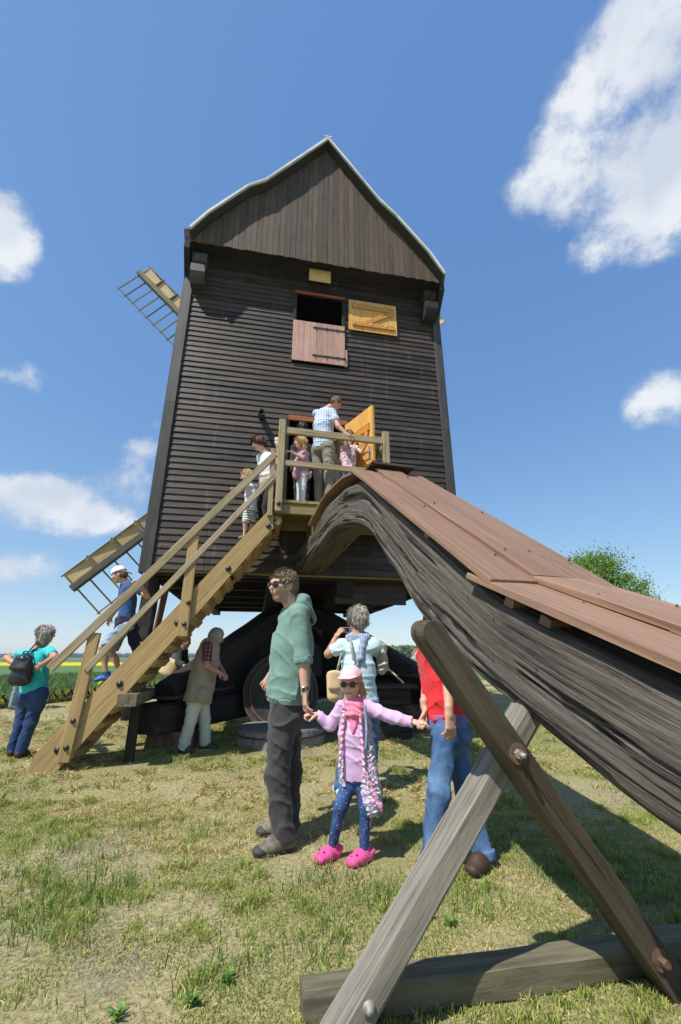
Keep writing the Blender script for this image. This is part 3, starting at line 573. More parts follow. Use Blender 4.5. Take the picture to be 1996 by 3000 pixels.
for sy in (-.042, .042): dbeam('brace', (.12, sy, .40), (DW-.12, sy, 1.35), .028, .11, 'fresh_pine_brace', (0, 0, 1))
for sy in (-1, 1):
    dbeam('lock_plate', (DW-.07, sy*.034, .84), (DW-.07, sy*.034, 1.06), .05, .012, 'silver', (0, 1, 0)); tube('handle', [dl((DW-.07, sy*.04, .95)), dl((DW-.07, sy*.085, .95)), dl((DW-.19, sy*.085, .94))], .011, 'iron', dr, 8)
# flue pipe through the wall
pc = Vector((-.955, 0, 5.10)); n_ = 16; V = []; Fc = []
for (y_, r_) in ((.03, .058), (-.24, .058), (-.24, .05), (-.02, .05)):
    for k in range(n_): an = 6.2832*k/n_; V.append((pc.x+r_*math.cos(an), y_, pc.z+r_*math.sin(an)+y_*.12))
for i in range(3):
    for k in range(n_): Fc.append((i*n_+k, i*n_+(k+1) % n_, (i+1)*n_+(k+1) % n_, (i+1)*n_+k))
Fc.append(tuple(3*n_+k for k in range(n_))); mesh('flue_pipe', V, Fc, 'pipe_black', WM, None, True)
# inside: floors so that the openings read as rooms
prism('inner_floor', [(-2.4, 3.14), (2.4, 3.14), (2.4, 3.2), (-2.4, 3.2)], DEP-.3, 'shade_timber', WM, None, .1)
prism('inner_floor', [(-2.4, 6.2), (2.4, 6.2), (2.4, 6.26), (-2.4, 6.26)], DEP-.3, 'shade_timber', WM, None, .1)
# sails on the far (breast) side
SY, SZ = 6.85, 9.0
tube('windshaft', [(0, DEP-1, SZ-.1), (0, SY+.25, SZ)], .24, 'shade_timber', WM, 12)
for q in range(4):
    th = R(45+90*q); er = Vector((math.cos(th), 0, math.sin(th))); et = Vector((-math.sin(th), 0, math.cos(th))); C = Vector((0, SY, SZ)); yv = Vector((0, 1, 0))
    yo = .12 if q % 2 else -.12; C = C+yv*yo
    st = beam('sail', C+er*(-.2 if q < 2 else .25), C+er*8.5, .20, .19, 'sail_wood' if q != 2 else 'sail_dark', WM, et, .012)
    def tw(r): return R(16-1.1*r)   # weathered twist of the lattice
    def lat(r, s): t_ = tw(r); return C+er*r+(et*math.cos(t_)-yv*math.sin(t_)*(-1))*s
    nb = 17
    for i in range(nb):
        r = 2.0+i*.40; beam('sail_bar', lat(r, -.42 if i % 2 == 0 else -.02), lat(r, 1.06), .035, .045, 'sail_wood' if i % 3 else 'sail_dark', st, er, .006)
    beam('hem_lath', lat(1.9, 1.0), lat(8.45, 1.0), .035, .05, 'sail_wood', st, yv, .006)
    beam('hem_lath', lat(1.9, -.46), lat(8.5, -.46), .03, .05, 'sail_wood', st, yv, .006)
    for i in range(8):
        r0 = 2.05+i*.80; a_ = lat(r0+.03, -.26)+yv*.05; b_ = lat(min(r0+.79, 8.45), -.26)-yv*(.0); nrm = (lat(r0, -.5)-lat(r0, .5)).cross(er)
        beam('sail_board', a_, b_, .42, .02, 'sail_board', st, nrm, .003)
        beam('batten', lat(r0, -.50)-yv*.03, lat(r0, -.06)-yv*.03, .05, .05, 'sail_wood', st, er, .006)
# ------------------------------------------------------------------ trestle that carries the mill
TC = L2W(0, 3.0, 0)
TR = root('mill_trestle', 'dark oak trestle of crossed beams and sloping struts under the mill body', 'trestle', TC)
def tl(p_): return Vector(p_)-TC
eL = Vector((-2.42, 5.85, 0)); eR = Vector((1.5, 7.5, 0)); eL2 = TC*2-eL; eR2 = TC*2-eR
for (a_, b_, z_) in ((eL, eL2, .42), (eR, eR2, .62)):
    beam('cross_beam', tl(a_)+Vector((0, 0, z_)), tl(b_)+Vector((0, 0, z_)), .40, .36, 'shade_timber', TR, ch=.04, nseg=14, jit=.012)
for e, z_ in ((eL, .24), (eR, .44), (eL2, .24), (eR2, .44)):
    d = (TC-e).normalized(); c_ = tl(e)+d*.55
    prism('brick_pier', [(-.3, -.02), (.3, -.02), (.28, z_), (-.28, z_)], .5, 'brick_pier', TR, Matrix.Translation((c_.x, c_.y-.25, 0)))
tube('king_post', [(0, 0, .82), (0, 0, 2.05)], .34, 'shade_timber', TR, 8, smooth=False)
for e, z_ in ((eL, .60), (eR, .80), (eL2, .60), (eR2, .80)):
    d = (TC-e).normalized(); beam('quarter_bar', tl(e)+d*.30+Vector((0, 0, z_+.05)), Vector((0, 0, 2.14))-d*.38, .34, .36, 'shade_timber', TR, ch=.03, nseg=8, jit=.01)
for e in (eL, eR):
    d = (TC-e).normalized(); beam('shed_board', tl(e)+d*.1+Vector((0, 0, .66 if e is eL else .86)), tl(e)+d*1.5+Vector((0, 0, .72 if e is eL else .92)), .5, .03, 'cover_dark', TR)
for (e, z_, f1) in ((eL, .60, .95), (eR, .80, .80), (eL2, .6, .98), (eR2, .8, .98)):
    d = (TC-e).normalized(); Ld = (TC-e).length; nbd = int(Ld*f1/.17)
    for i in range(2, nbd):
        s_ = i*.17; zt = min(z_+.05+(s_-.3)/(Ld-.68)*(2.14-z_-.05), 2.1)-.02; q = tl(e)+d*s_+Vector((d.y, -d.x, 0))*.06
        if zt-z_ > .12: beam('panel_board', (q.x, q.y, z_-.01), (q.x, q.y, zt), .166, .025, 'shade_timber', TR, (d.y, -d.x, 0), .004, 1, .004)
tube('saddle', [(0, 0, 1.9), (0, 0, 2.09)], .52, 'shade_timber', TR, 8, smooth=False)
# hanging post with rope at the body corner and the red board behind it
hp0 = W2L(atL(450, 1690, .35)); hp1 = W2L(atL(372, 2100, .35)); 
HP = root('hanging_post', 'rough black timber post hanging from the body corner behind the stairs', 'post', (OX, OY, 0), A11)
beam('shaft', (hp0.x, .35, 2.32), (hp1.x+.04, .35, .34), .20, .22, 'shade_timber', HP, (0, 1, 0), .02, 12, .012)
tube('rope', [(hp0.x-.03+.12*math.cos(t), .35+.13*math.sin(t), 1.36+.02*math.sin(t*2)) for t in np.linspace(0, 6.28, 14)], .008, 'bag_cream', HP, 6)
o = beam('red_board', L2W(W2L(atL(492, 1700, .6)).x, .6, 2.28), L2W(W2L(atL(455, 1860, .6)).x, .6, 1.45), .10, .02, 'red_board', None, (0, 1, 0)); tag(o, 'reddish brown board slanting down beside the black hanging post', 'board')
# millstones and small things under the mill
ms = root('millstone', 'round iron banded millstone leaning in the dark under the mill', 'millstone', (-.98, 7.5, 0), R(14))
MM = Matrix.Translation((0, 0, .60)) @ Matrix.Rotation(R(78), 4, 'X')
def disc(name, r, z0, z1, mat, parent, M, n=40, r2=None, hole=0):
    V = []; Fc = []; r2 = r2 or r
    for (rr, zz) in ((r, z0), (r2, z1)):
        for k in range(n): an = 6.2832*k/n; V.append((rr*math.cos(an), rr*math.sin(an), zz))
    Fc = [(k, (k+1) % n, n+(k+1) % n, n+k) for k in range(n)]+[tuple(range(n-1, -1, -1)), tuple(range(n, 2*n))]
    return mesh(name, V, Fc, mat, parent, M)
disc('stone', .58, -.12, .12, 'old_paint', ms, MM); 
for rr, zz in ((.59, .10), (.50, .125)): tube('iron_band', [MM @ Vector((rr*math.cos(t), rr*math.sin(t), zz)) for t in np.linspace(0, 6.2832, 41)], .022, 'rusty', ms, 6, False)
disc('eye', .12, .118, .126, 'black_void', ms, MM)
fl = root('flat_millstone', 'weathered grey millstone with iron hoop lying flat under the mill', 'millstone', (-.86, 6.85, 0), 0)
disc('stone', .64, -.01, .21, 'millstone', fl, Matrix.Identity(4), 44, .63); disc('iron_hoop', .648, .125, .145, 'iron', fl, Matrix.Identity(4), 44); disc('rim', .60, .211, .222, 'millstone', fl, Matrix.Identity(4), 44)
o = beam('pale_strip', atY(1108, 1932, 6.9), atY(1183, 2001, 6.7), .015, .05, 'strip_pale', None, (0, -1, .3)); tag(o, 'thin pale yellow lath leaning against the dark strut', 'strip')  # thin pale yellow bar set aslant by the strut

blk = root('timber_block', 'dark squared timber block with plank top behind the photographing woman', 'block', (.70, 7.25, 0), A11)
for i in range(3): beam('baulk', (-.30, -.10+.0*i, .12+i*.235), (.32, -.10, .12+i*.235), .40, .232, 'shade_timber', blk, ch=.015, nseg=4, jit=.006)
beam('plank_top', (-.36, -.12, .735), (.40, -.12, .735), .52, .05, 'cover_dark', blk, ch=.006)
# ------------------------------------------------------------------ landing and stairs along the wall
LD = root('landing', 'timber landing with post and rail guard before the mill door', 'landing', (OX, OY, 0), A11)
FY = -.95; DZ = 3.25
for i in range(8): beam('deck_board', (-.70+i*.245+.12, -.97, DZ-.02), (-.70+i*.245+.12, -.045, DZ-.02), .238, .04, 'deck_wood', LD, ch=.004)
beam('fascia_beam', (-.66, FY+.03, DZ-.12), (1.22, FY+.03, DZ-.12), .06, .155, 'deck_wood', LD)
beam('joist', (-.66, -.12, DZ-.12), (1.22, -.12, DZ-.12), .06, .155, 'deck_wood', LD)
for x in (-.60, -.08, .5, 1.15): beam('cross_joist', (x, FY+.07, DZ-.12), (x, -.16, DZ-.12), .07, .14, 'deck_wood', LD)
for x in (-.08, 1.15): beam('bracket_post', (x, FY+.02, DZ-.21), (x, FY+.02, DZ-.80), .11, .11, 'deck_wood', LD, (0, 1, 0)); beam('bracket_arm', (x, FY+.01, DZ-.245), (x, -.03, DZ-.245), .09, .09, 'deck_wood', LD)
def post(x, y, z0, z1, mat='rail_wood', w_=.095): return beam('post', (x, y, z0), (x, y, z1), w_, w_*.95, mat, LD, (0, 1, 0), .006)
p1 = post(-.622, FY-.05, 3.06, 4.49); bolt(p1, (-.622, FY-.10, 3.16), (0, -1, 0), .02); post(.97, FY-.02, 3.1, 4.47); post(.97, -.09, 3.2, 4.40)
beam('top_rail', (-.573, FY-.045, 4.33), (.925, FY-.02, 4.315), .05, .105, 'rail_wood', LD); beam('mid_rail', (-.573, FY-.045, 3.80), (.925, FY-.02, 3.785), .05, .085, 'rail_wood', LD)
beam('top_rail', (.975, FY+.03, 4.31), (.975, -.14, 4.31), .045, .09, 'rail_wood', LD); beam('mid_rail', (.975, FY+.03, 3.79), (.975, -.14, 3.79), .045, .08, 'rail_wood', LD)
beam('corner_brace', (.93, FY+.05, 3.9), (.93, -.10, 4.28), .035, .07, 'rail_wood', LD)
ST = root('staircase', 'steep brown timber staircase with handrail leading up to the mill landing', 'staircase', (OX, OY, 0), A11)
NY = -.92; FYS = -.16
poly = [(-3.085, .0), (-3.06, .17), (-.72, 3.12), (-.68, 3.06), (-.675, 2.83), (-.80, 2.68), (-2.79, .035), (-2.83, .0)]
dS = Vector((2.34, 0, 2.95)).normalized()
for y in (NY, FYS):   # stringers drawn in their own sloping frame so the grain runs along them
    M = Matrix(((dS.x, 0, -dS.z, -3.085), (0, 1, 0, y-.027), (dS.z, 0, dS.x, 0), (0, 0, 0, 1))); Mi = M.inverted()
    pl = [(Mi @ Vector((a_, y, b_))) for a_, b_ in poly]; s_ = prism('stringer', [(q.x, q.z) for q in pl], .055, 'stair_wood', ST, M)
    for t in (.15, 1.0, 1.9, 2.8, 3.65):
        q = Vector((-2.93, 0, .10))+dS*t*.98 if t < 3 else Vector((-2.93, 0, .10))+dS*t*.965; bolt(s_, (q.x, y-.030, q.z), (0, -1, 0), .024)
nt_ = 18
for i in range(nt_):
    z_ = .16+i*(3.04-.16)/(nt_-1)*.985; x_ = .5*(-3.06+(z_-.17)*.793-2.79+(z_-.035)*.7526)
    beam('tread', (x_, NY+.03, z_-.0), (x_, FYS-.03, z_-.0), .25, .04, 'stair_wood', ST, (0, 0, 1), .004)
    xb = -2.79+(z_-.06-.035)*.7526
    if 1 < i: beam('tread_bearer', (xb-.005, NY-.0, z_-.06), (xb-.005, FYS, z_-.06), .105, .066, 'stair_wood', ST, (-dS.z, 0, dS.x), .004)
hy = NY-.075
hA, hB = Vector((-3.06, hy, 1.035)), Vector((-.70, hy, 3.93)); mA, mB = Vector((-2.69, hy, 1.02)), Vector((-.70, hy, 3.585))
beam('handrail', hA, hB, .045, .095, 'rail_wood', ST, (0, 0, 1), .006, 6, .002); beam('mid_rail', mA, mB, .04, .075, 'rail_wood', ST, (0, 0, 1), .006, 6, .002)
for (x0, z0, x1, z1) in ((-2.755, .10, -2.67, 1.43), (-1.695, 1.40, -1.69, 2.66)):
    ps = beam('baluster', (x0, hy+.026, z0), (x1, hy+.026, z1), .125, .05, 'stair_wood', ST, (0, 1, 0), .005); bolt(ps, (x0+.01, hy-.001, z0+.14), (0, -1, 0), .018); bolt(ps, (x0+.03, hy-.001, z0+.40), (0, -1, 0), .018)
beam('newel', (-.735, hy+.03, 3.0), (-.735, hy+.03, 4.02), .07, .06, 'rail_wood', ST, (0, 1, 0))
sb = root('stair_bearer', 'short mossy beam propping the staircase above the cross beam', 'beam', (OX, OY, 0), A11)
bx = W2L(atL(372, 2050, -1.0)); beam('bearer', (bx.x+.02, -1.08, bx.z+.0), (bx.x+.02, .05, bx.z+.0), .20, .13, 'mossy_timber', sb); beam('stud', (bx.x+.02, -.6, -.02), (bx.x+.02, -.6, bx.z-.066), .10, .10, 'shade_timber', sb, (0, 1, 0)); 
# ------------------------------------------------------------------ crooked tail pole
PK, PX0 = .31, .67
def pole_px(x, y):
    r = ray(x, y); t = (PX0+PK*2.15)/(r.x+PK*r.y); r = r*t; r.z += H; return r
z5 = lambda x, y: (1150+.5395*x, 1350+.5395*y)
z2 = lambda x, y: (500+.5357*x, 1080+.5357*y)
UP = [z2(770, 860), z2(850, 710), z2(950, 610), z2(1055, 560)]+[z5(*p_) for p_ in [(0, 200), (270, 430), (520, 650), (790, 790), (1110, 920), (1400, 1060), (1568, 1130)]]
LO = [z2(720, 1080), z2(790, 990), z2(880, 880), z2(960, 840), z2(1040, 850), z2(1090, 890), z2(1150, 1000), z2(1250, 1150), z2(1330, 1300)]+[z5(*p_) for p_ in [(150, 840), (420, 1100), (600, 1250), (820, 1420), (1000, 1560)]]+[(1850, 2310), (1996, 2400)]
up = sorted([(pole_px(*q).y, pole_px(*q).z) for q in UP]); lo = sorted([(pole_px(*q).y, pole_px(*q).z) for q in LO])
up = [(.2, .70), (.6, .87)]+up+[(6.4, up[-1][1]-.03), (7.5, up[-1][1]-.05)]; lo = [(.2, .40), (.6, .52)]+lo+[(7.5, lo[-1][1])]
def smoothcurve(pts, ys, k=9):
    z_ = np.interp(ys, [q[0] for q in pts], [q[1] for q in pts]); ker = np.hanning(k+2)[1:-1]; ker /= ker.sum(); zp = np.pad(z_, k//2, mode='edge'); return np.convolve(zp, ker, 'valid')
ys = np.linspace(.3, 7.2, 460); zu = smoothcurve(up, ys, 15)-.075; zl = smoothcurve(lo, ys, 21)-.02-.045*np.clip((2.6-ys)/1.2, 0, 1)
zu = np.maximum(zu, zl+.2)
lat = Vector((1, PK, 0)).normalized(); PW = .40; nP = 180
s_arc = np.concatenate([[0], np.cumsum(np.hypot(np.diff(ys)*math.hypot(1, PK), np.diff((zu+zl)/2)))])
t_ = np.linspace(0, 1, nP, endpoint=False)
def rrect(t):   # rounded section: x across 0..1, z 0..1, starting at lower left, going up the left face
    e = 7.5; a_ = 2*math.pi*t-math.pi*.75; c_, s_ = np.cos(a_), np.sin(a_); r_ = (np.abs(c_)**e+np.abs(s_)**e)**(-1/e); return .5+.5*c_*r_, .5+.5*s_*r_
sx_, sz_ = rrect(t_)
PLW = Vector((PX0+PK*2.15, 0, 0))
V = np.zeros((len(ys), nP, 3)); UVc = np.zeros((len(ys), nP, 2))
hgt = (zu-zl)
per = t_[None, :]*2.0+np.zeros((len(ys), 1)); S2 = s_arc[:, None]+np.zeros((1, nP))
crack = fbm(S2*1.3+7, per*24+fbm(S2*.7, per*2, 3, 9)*1.2, 4, 11); rough = fbm(S2*3, per*34, 4, 21); lum = fbm(S2*.9, per*3, 3, 31)
disp = -.034*np.clip((crack-.60)/.10, 0, 1)+.012*(rough-.5)+.030*(lum-.5)
cx = .5*PW; 
for j in range(nP):
    ax = sx_[j]*PW; ox = (sx_[j]-.5); oz = (sz_[j]-.5); l_ = math.hypot(ox, oz)
    dxx = disp[:, j]*ox/l_; dzz = disp[:, j]*oz/l_
    base_x = PX0+PK*(2.15-ys); V[:, j, 0] = base_x+lat.x*(ax+dxx); V[:, j, 1] = ys+lat.y*(ax+dxx); V[:, j, 2] = zl+sz_[j]*hgt+dzz
    UVc[:, j, 0] = s_arc; UVc[:, j, 1] = t_[j]*2.0
TP = root('tail_pole', 'massive crooked weathered timber tail pole roofed with brown boards', 'tail pole', (PX0+PK*2.15-PK*2, 2.0, 0)); TB = Vector(TP.location)
idx = np.arange(len(ys)*nP).reshape(len(ys), nP); a_ = idx[:-1]; b_ = idx[1:]
Fq = np.stack([a_, np.roll(a_, -1, 1), np.roll(b_, -1, 1), b_], -1).reshape(-1, 4)[:, ::-1]
me = npmesh('pole', V.reshape(-1, 3)-np.array(TB), Fq, 'pole_wood', None, True)
uvl = me.uv_layers.new(name='UVMap'); li = np.empty(len(me.loops), np.int32); me.loops.foreach_get('vertex_index', li); uvv = UVc.reshape(-1, 2)[li]
wrapj = (li % nP == 0); pl_ = np.repeat(np.arange(len(me.polygons)), 4); mx_ = np.zeros(len(me.polygons)); np.maximum.at(mx_, pl_, uvv[:, 1]); uvv[:, 1] = np.where(wrapj & (mx_[pl_] > 1.5), 2.0, uvv[:, 1]); uvl.data.foreach_set('uv', uvv.astype(np.float32).ravel())
link(bpy.data.objects.new('pole', me), TP)
for i0, sgn in ((0, 1), (len(ys)-1, -1)):   # end grain
    ring = [tuple(q-np.array(TB)) for q in V[i0]]; mesh('pole_end', ring, [tuple(range(nP))[::sgn]], 'pole_wood', TP)
def pp(Y, a_, z_): p_ = Vector((PX0+PK*(2.15-Y), Y, 0))+lat*a_; p_.z = z_; return p_-TB
def zup(Y): return float(np.interp(Y, [q[0] for q in up], [q[1] for q in up]))
def bup(A, B): u = (Vector(B)-Vector(A)).normalized().cross(lat); return u if u.z > 0 else -u
upn = bup(pp(3, 0, 2), pp(2, 0, 1.3))
rows = [(.10, .29, 0), (.355, .27, .040), (.605, .285, .006)]
for (a_, wd, dz) in rows:
    A_, B_ = pp(3.86, a_, 2.925+dz), pp(1.95+.04*rnd.random(), a_, 1.485+dz)
    beam('cover_board', A_, B_, wd, .030, 'cover_boards', TP, bup(A_, B_), .004, 5, .004)
    A_, B_ = pp(2.13+.02*a_, a_, 1.585+dz-.036), pp(.45, a_, .80+dz-.02)
    beam('cover_board', A_, B_, wd, .034, 'cover_boards', TP, bup(A_, B_), .004, 4, .003)
for (a_, wd, dz) in rows:
    for Y in (3.6, 2.9, 2.2, 1.7, 1.15):
        for s_ in (-.3, .3):
            zz = (1.485+(Y-1.95)*(1.44/1.91)) if Y > 2.1 else (.80-.02+(Y-.45)*((1.549-.78)/1.68)); q = pp(Y+rnd.uniform(-.02, .02), a_+s_*wd, zz+dz+.020); tube('nail', [q-upn*.02, q-upn*.001], .006, 'rusty', TP, 6)
n_ = 7; Yb = np.linspace(3.84, 5.62, n_)
for (a_, wd, dz) in rows:
    for i in range(n_-1): beam('cover_board', pp(Yb[i], a_, zup(Yb[i])+dz*.5+.012), pp(Yb[i+1], a_, zup(Yb[i+1])+dz*.5+.012), wd, .026, 'cover_boards', TP, (0, 0, 1), .003, 1, .002)
beam('ridge_board', pp(3.92, .16, 3.0), pp(3.92, .62, 3.0), .30, .028, 'cover_dark', TP, (0, 0, 1), .004, 2, .006); beam('ridge_board', pp(4.15, .5, 2.99), pp(4.15, .98, 2.985), .28, .028, 'cover_dark', TP, (0, 0, 1), .004, 2, .006)
for Y in (1.93, 1.74, 1.2, 2.6, 3.3): beam('cleat', pp(Y, .02, zup(Y)-.065), pp(Y, .66, zup(Y)-.065), .06, .05, 'cover_boards', TP, upn)
# ------------------------------------------------------------------ trestle stand holding the pole
T0 = Vector((.55, 2.06, 0)); te = Vector((CA, SA, 0)); tn = Vector((SA, -CA, 0))
def onT(x, y, off):
    r = ray(x, y); p0 = T0+tn*off; t = (p0.dot(tn))/(r.dot(tn)); q = r*t; q.z += H; return q
SD = root('pole_stand', 'weathered X shaped timber stand propping the tail pole', 'stand', T0)
def sl(p_): return Vector(p_)-T0
a0 = onG(905, 2960); g1 = sl(Vector((a0.x-.19, 2.06-.07, .085))); 
gA = T0+te*(-.70); gB = T0+te*1.35
gb = beam('ground_beam', sl(gA)+tn*.03+Vector((0, 0, .05)), sl(gB)+tn*.03+Vector((0, 0, .05)), .105, .102, 'mossy_timber', SD, ch=.012, nseg=8, jit=.004)
offA = .147
A0 = onT(1015, 3000, offA); X0 = onT(1460, 2225, offA); dA = (X0-A0).normalized(); A0 = A0+dA*((.0-A0.z)/dA.z); A1 = A0+dA*1.40
la = beam('leg', sl(A0), sl(A1), .088, .125, 'grey_timber', SD, tn, .010, 8, .003); q = sl(A0+dA*.10)+tn*.063; 
bolt(la, q+dA*.06, tn, .013, 'galvanised')
B0 = onT(1965, 2835, .15); B0.z = 0; Xb = onT(1497, 2195, .265); dB = (Xb-B0).normalized(); L = 0
Bt = onT(1232, 1824, .32); dB = (Bt-B0).normalized(); LB = (Bt-B0).length
Mb, _ = frame(sl(B0), sl(B0+dB), tn); ncap = 10; hw = .049; poly = [(-.03, -hw), (LB-hw, -hw)]+[(LB-hw+hw*math.sin(t), -hw*math.cos(t)) for t in np.linspace(.15, math.pi-.15, ncap)]+[(LB-hw, hw), (-.03, hw)]
# polygon in (local x, local y) extruded through local z
V = []; n2 = len(poly); ins = .010
for (z_, s_) in ((-.058, .88), (-.05, 1), (.05, 1), (.058, .88)):
    for (x_, y_) in poly: V.append((x_, y_*s_, z_))
Fc = [tuple(range(n2-1, -1, -1)), tuple(range(3*n2, 4*n2))]
for k in range(3): Fc += [(k*n2+i, k*n2+(i+1) % n2, (k+1)*n2+(i+1) % n2, (k+1)*n2+i) for i in range(n2)]
lb = mesh('leg', V, Fc, 'brown_timber', SD, Mb)
def onB(f): return sl(B0+dB*LB*f)
fb_ = (Xb-B0).length/LB; c_ = onB(fb_)+tn*.057
tube('washer', [c_-tn*.006, c_+tn*.006], .036, 'rusty', SD, 20, smooth=False); tube('bolt', [c_, c_+tn*.022], .017, 'galvanised', SD, 6, smooth=False); tube('bolt', [c_+tn*.022, c_+tn*.048], .009, 'galvanised', SD, 10)
c_ = onB(.11)+tn*.057; tube('washer', [c_-tn*.006, c_+tn*.006], .034, 'rusty', SD, 20, smooth=False); tube('bolt', [c_, c_+tn*.035], .014, 'rusty', SD, 6, smooth=False)
# ------------------------------------------------------------------ people: bodies and clothes grown from smooth-blended tapered limbs
def v3(a): return np.array(a, np.float32)
def unit(a): a = np.array(a, float); return a/(np.linalg.norm(a)+1e-9)
class Sdf:
    def __init__(s): s.p = []
    def rc(s, A, B, ra, rb, k=.03, flat=False, op='u'): s.p.append(('rc', v3(A), v3(B), ra, rb, k, flat, op)); return s
    def ec(s, A, B, lat, wa, da, wb, db, k=.04, flat=0, op='u'): s.p.append(('ec', v3(A), v3(B), v3(unit(lat)), wa, da, wb, db, k, flat, op)); return s
    def el(s, C, f, u, rl, rf, ru, k=.02, op='u'):
        f = unit(f); u = unit(np.array(u)-f*np.dot(u, f)); l = np.cross(u, f); s.p.append(('el', v3(C), np.array([l, f, u], np.float32), np.array([rl, rf, ru], np.float32), k, op)); return s
    def cut(s, pt, n): s.p.append(('cut', v3(pt), v3(unit(n)))); return s
    def bounds(s, q):
        if q[0] == 'rc': r = max(q[3], q[4]); return np.minimum(q[1], q[2])-r, np.maximum(q[1], q[2])+r, q[5]
        if q[0] == 'ec': r = max(q[4:8]); return np.minimum(q[1], q[2])-r, np.maximum(q[1], q[2])+r, q[8]
        if q[0] == 'el': e = np.sqrt(((q[2]*q[3][:, None])**2).sum(0)); return q[1]-e, q[1]+e, q[4]
    def build(s, h, wr=0.0, wf=9.0, ph=0.0, fold=0.0, crs=0.0, cwf=26.0):
        bs = [s.bounds(q) for q in s.p if q[0] != 'cut' and q[-1] == 'u']; lo = np.min([b_[0] for b_ in bs], 0)-3*h; hi = np.max([b_[1] for b_ in bs], 0)+3*h
        n = np.ceil((hi-lo)/h).astype(int)+1; ax = [lo[i]+h*np.arange(n[i], dtype=np.float32) for i in range(3)]; D = np.full(n, 1.0, np.float32)
        for q in s.p:
            if q[0] == 'cut': 
                d = ((ax[0]-q[1][0])*q[2][0])[:, None, None]+((ax[1]-q[1][1])*q[2][1])[None, :, None]+((ax[2]-q[1][2])*q[2][2])[None, None, :]; D = np.maximum(D, d); continue
            b0, b1, k = s.bounds(q); m = k+2.5*h; i0 = np.maximum(0, np.floor((b0-m-lo)/h).astype(int)); i1 = np.minimum(n, np.ceil((b1+m-lo)/h).astype(int)+1)
            if (i1 <= i0).any(): continue
            sl_ = tuple(slice(a, c) for a, c in zip(i0, i1)); X = ax[0][sl_[0]][:, None, None]; Y = ax[1][sl_[1]][None, :, None]; Z = ax[2][sl_[2]][None, None, :]
            if q[0] == 'rc':
                A, B, ra, rb = q[1:5]; ab = B-A; L2 = max(float(ab@ab), 1e-9); px, py, pz = X-A[0], Y-A[1], Z-A[2]; t = (px*ab[0]+py*ab[1]+pz*ab[2])/L2; tc_ = np.clip(t, 0, 1)
                d = np.sqrt((px-tc_*ab[0])**2+(py-tc_*ab[1])**2+(pz-tc_*ab[2])**2)-(ra+(rb-ra)*tc_)
                if q[6]: d = np.maximum(d, (t-1)*math.sqrt(L2))
            elif q[0] == 'ec':
                A, B, lt, wa, da, wb, db = q[1:8]; ab = B-A; L = float(np.sqrt(ab@ab)); a_ = ab/max(L, 1e-6); lt = lt-a_*float(lt@a_); lt /= np.linalg.norm(lt)+1e-9; fr_ = np.cross(a_, lt)
                px, py, pz = X-A[0], Y-A[1], Z-A[2]; t = (px*a_[0]+py*a_[1]+pz*a_[2])/max(L, 1e-6); tc_ = np.clip(t, 0, 1); wv_ = wa+(wb-wa)*tc_; dv = da+(db-da)*tc_
                l_ = (px*lt[0]+py*lt[1]+pz*lt[2])/wv_; f_ = (px*fr_[0]+py*fr_[1]+pz*fr_[2])/dv; mn = np.minimum(wv_, dv); e_ = (t-tc_)*L/mn; d = (np.sqrt(l_*l_+f_*f_+e_*e_)-1)*mn
                if q[9] in (1, 3): d = np.maximum(d, (t-1)*L)
                if q[9] in (2, 3): d = np.maximum(d, -t*L)
            else:
                M, r = q[2], q[3]; px, py, pz = X-q[1][0], Y-q[1][1], Z-q[1][2]; d = 0
                for i in range(3): d = d+((px*M[i][0]+py*M[i][1]+pz*M[i][2])/r[i])**2
                d = (np.sqrt(d)-1)*float(r.min())
            a_ = D[sl_]
            if q[-1] == 'u': hh = np.clip(.5+.5*(d-a_)/k, 0, 1); D[sl_] = d*(1-hh)+a_*hh-k*hh*(1-hh)
            else: nd = -d; hh = np.clip(.5-.5*(nd-a_)/k, 0, 1); D[sl_] = nd*(1-hh)+a_*hh+k*hh*(1-hh)
        if wr > 0:
            X = ax[0][:, None, None]; Y = ax[1][None, :, None]; Z = ax[2][None, None, :]
            D += wr*(np.sin(wf*(1.1*X+.6*Y+1.4*Z)+ph+2*np.sin(5*Z+3*X))*np.sin(wf*(.8*Y-.9*X+.7*Z)+1.3*ph)).astype(np.float32)
            if crs > 0:
                q_ = np.random.default_rng(int(abs(ph)*100)+3)
                for i in range(5):
                    k1 = q_.normal(0, 1, 3)*np.array([1, 1, 1.5]); k1 *= cwf*q_.uniform(.7, 1.3)/np.linalg.norm(k1); k2 = q_.normal(0, 1, 3)*9; k3 = q_.normal(0, 1, 3)*7; o_ = q_.uniform(0, 6, 3)
                    L1 = lambda k: k[0]*X+k[1]*Y+k[2]*Z
                    r_ = 1-np.abs(np.sin(L1(k1)+1.6*np.sin(L1(k2)+o_[0])+o_[1])); D -= (crs*r_**3*np.clip(np.sin(L1(k3)+o_[2])*1.4-.1, 0, 1)).astype(np.float32)
            if fold > 0: D += (fold*np.sin(wf*4*Z+3*np.sin(wf*.9*(X+Y)+ph)+ph)*(.5+.5*np.sin(wf*.7*Z+ph*2+4*X))).astype(np.float32)
        return nets(D, lo, h)
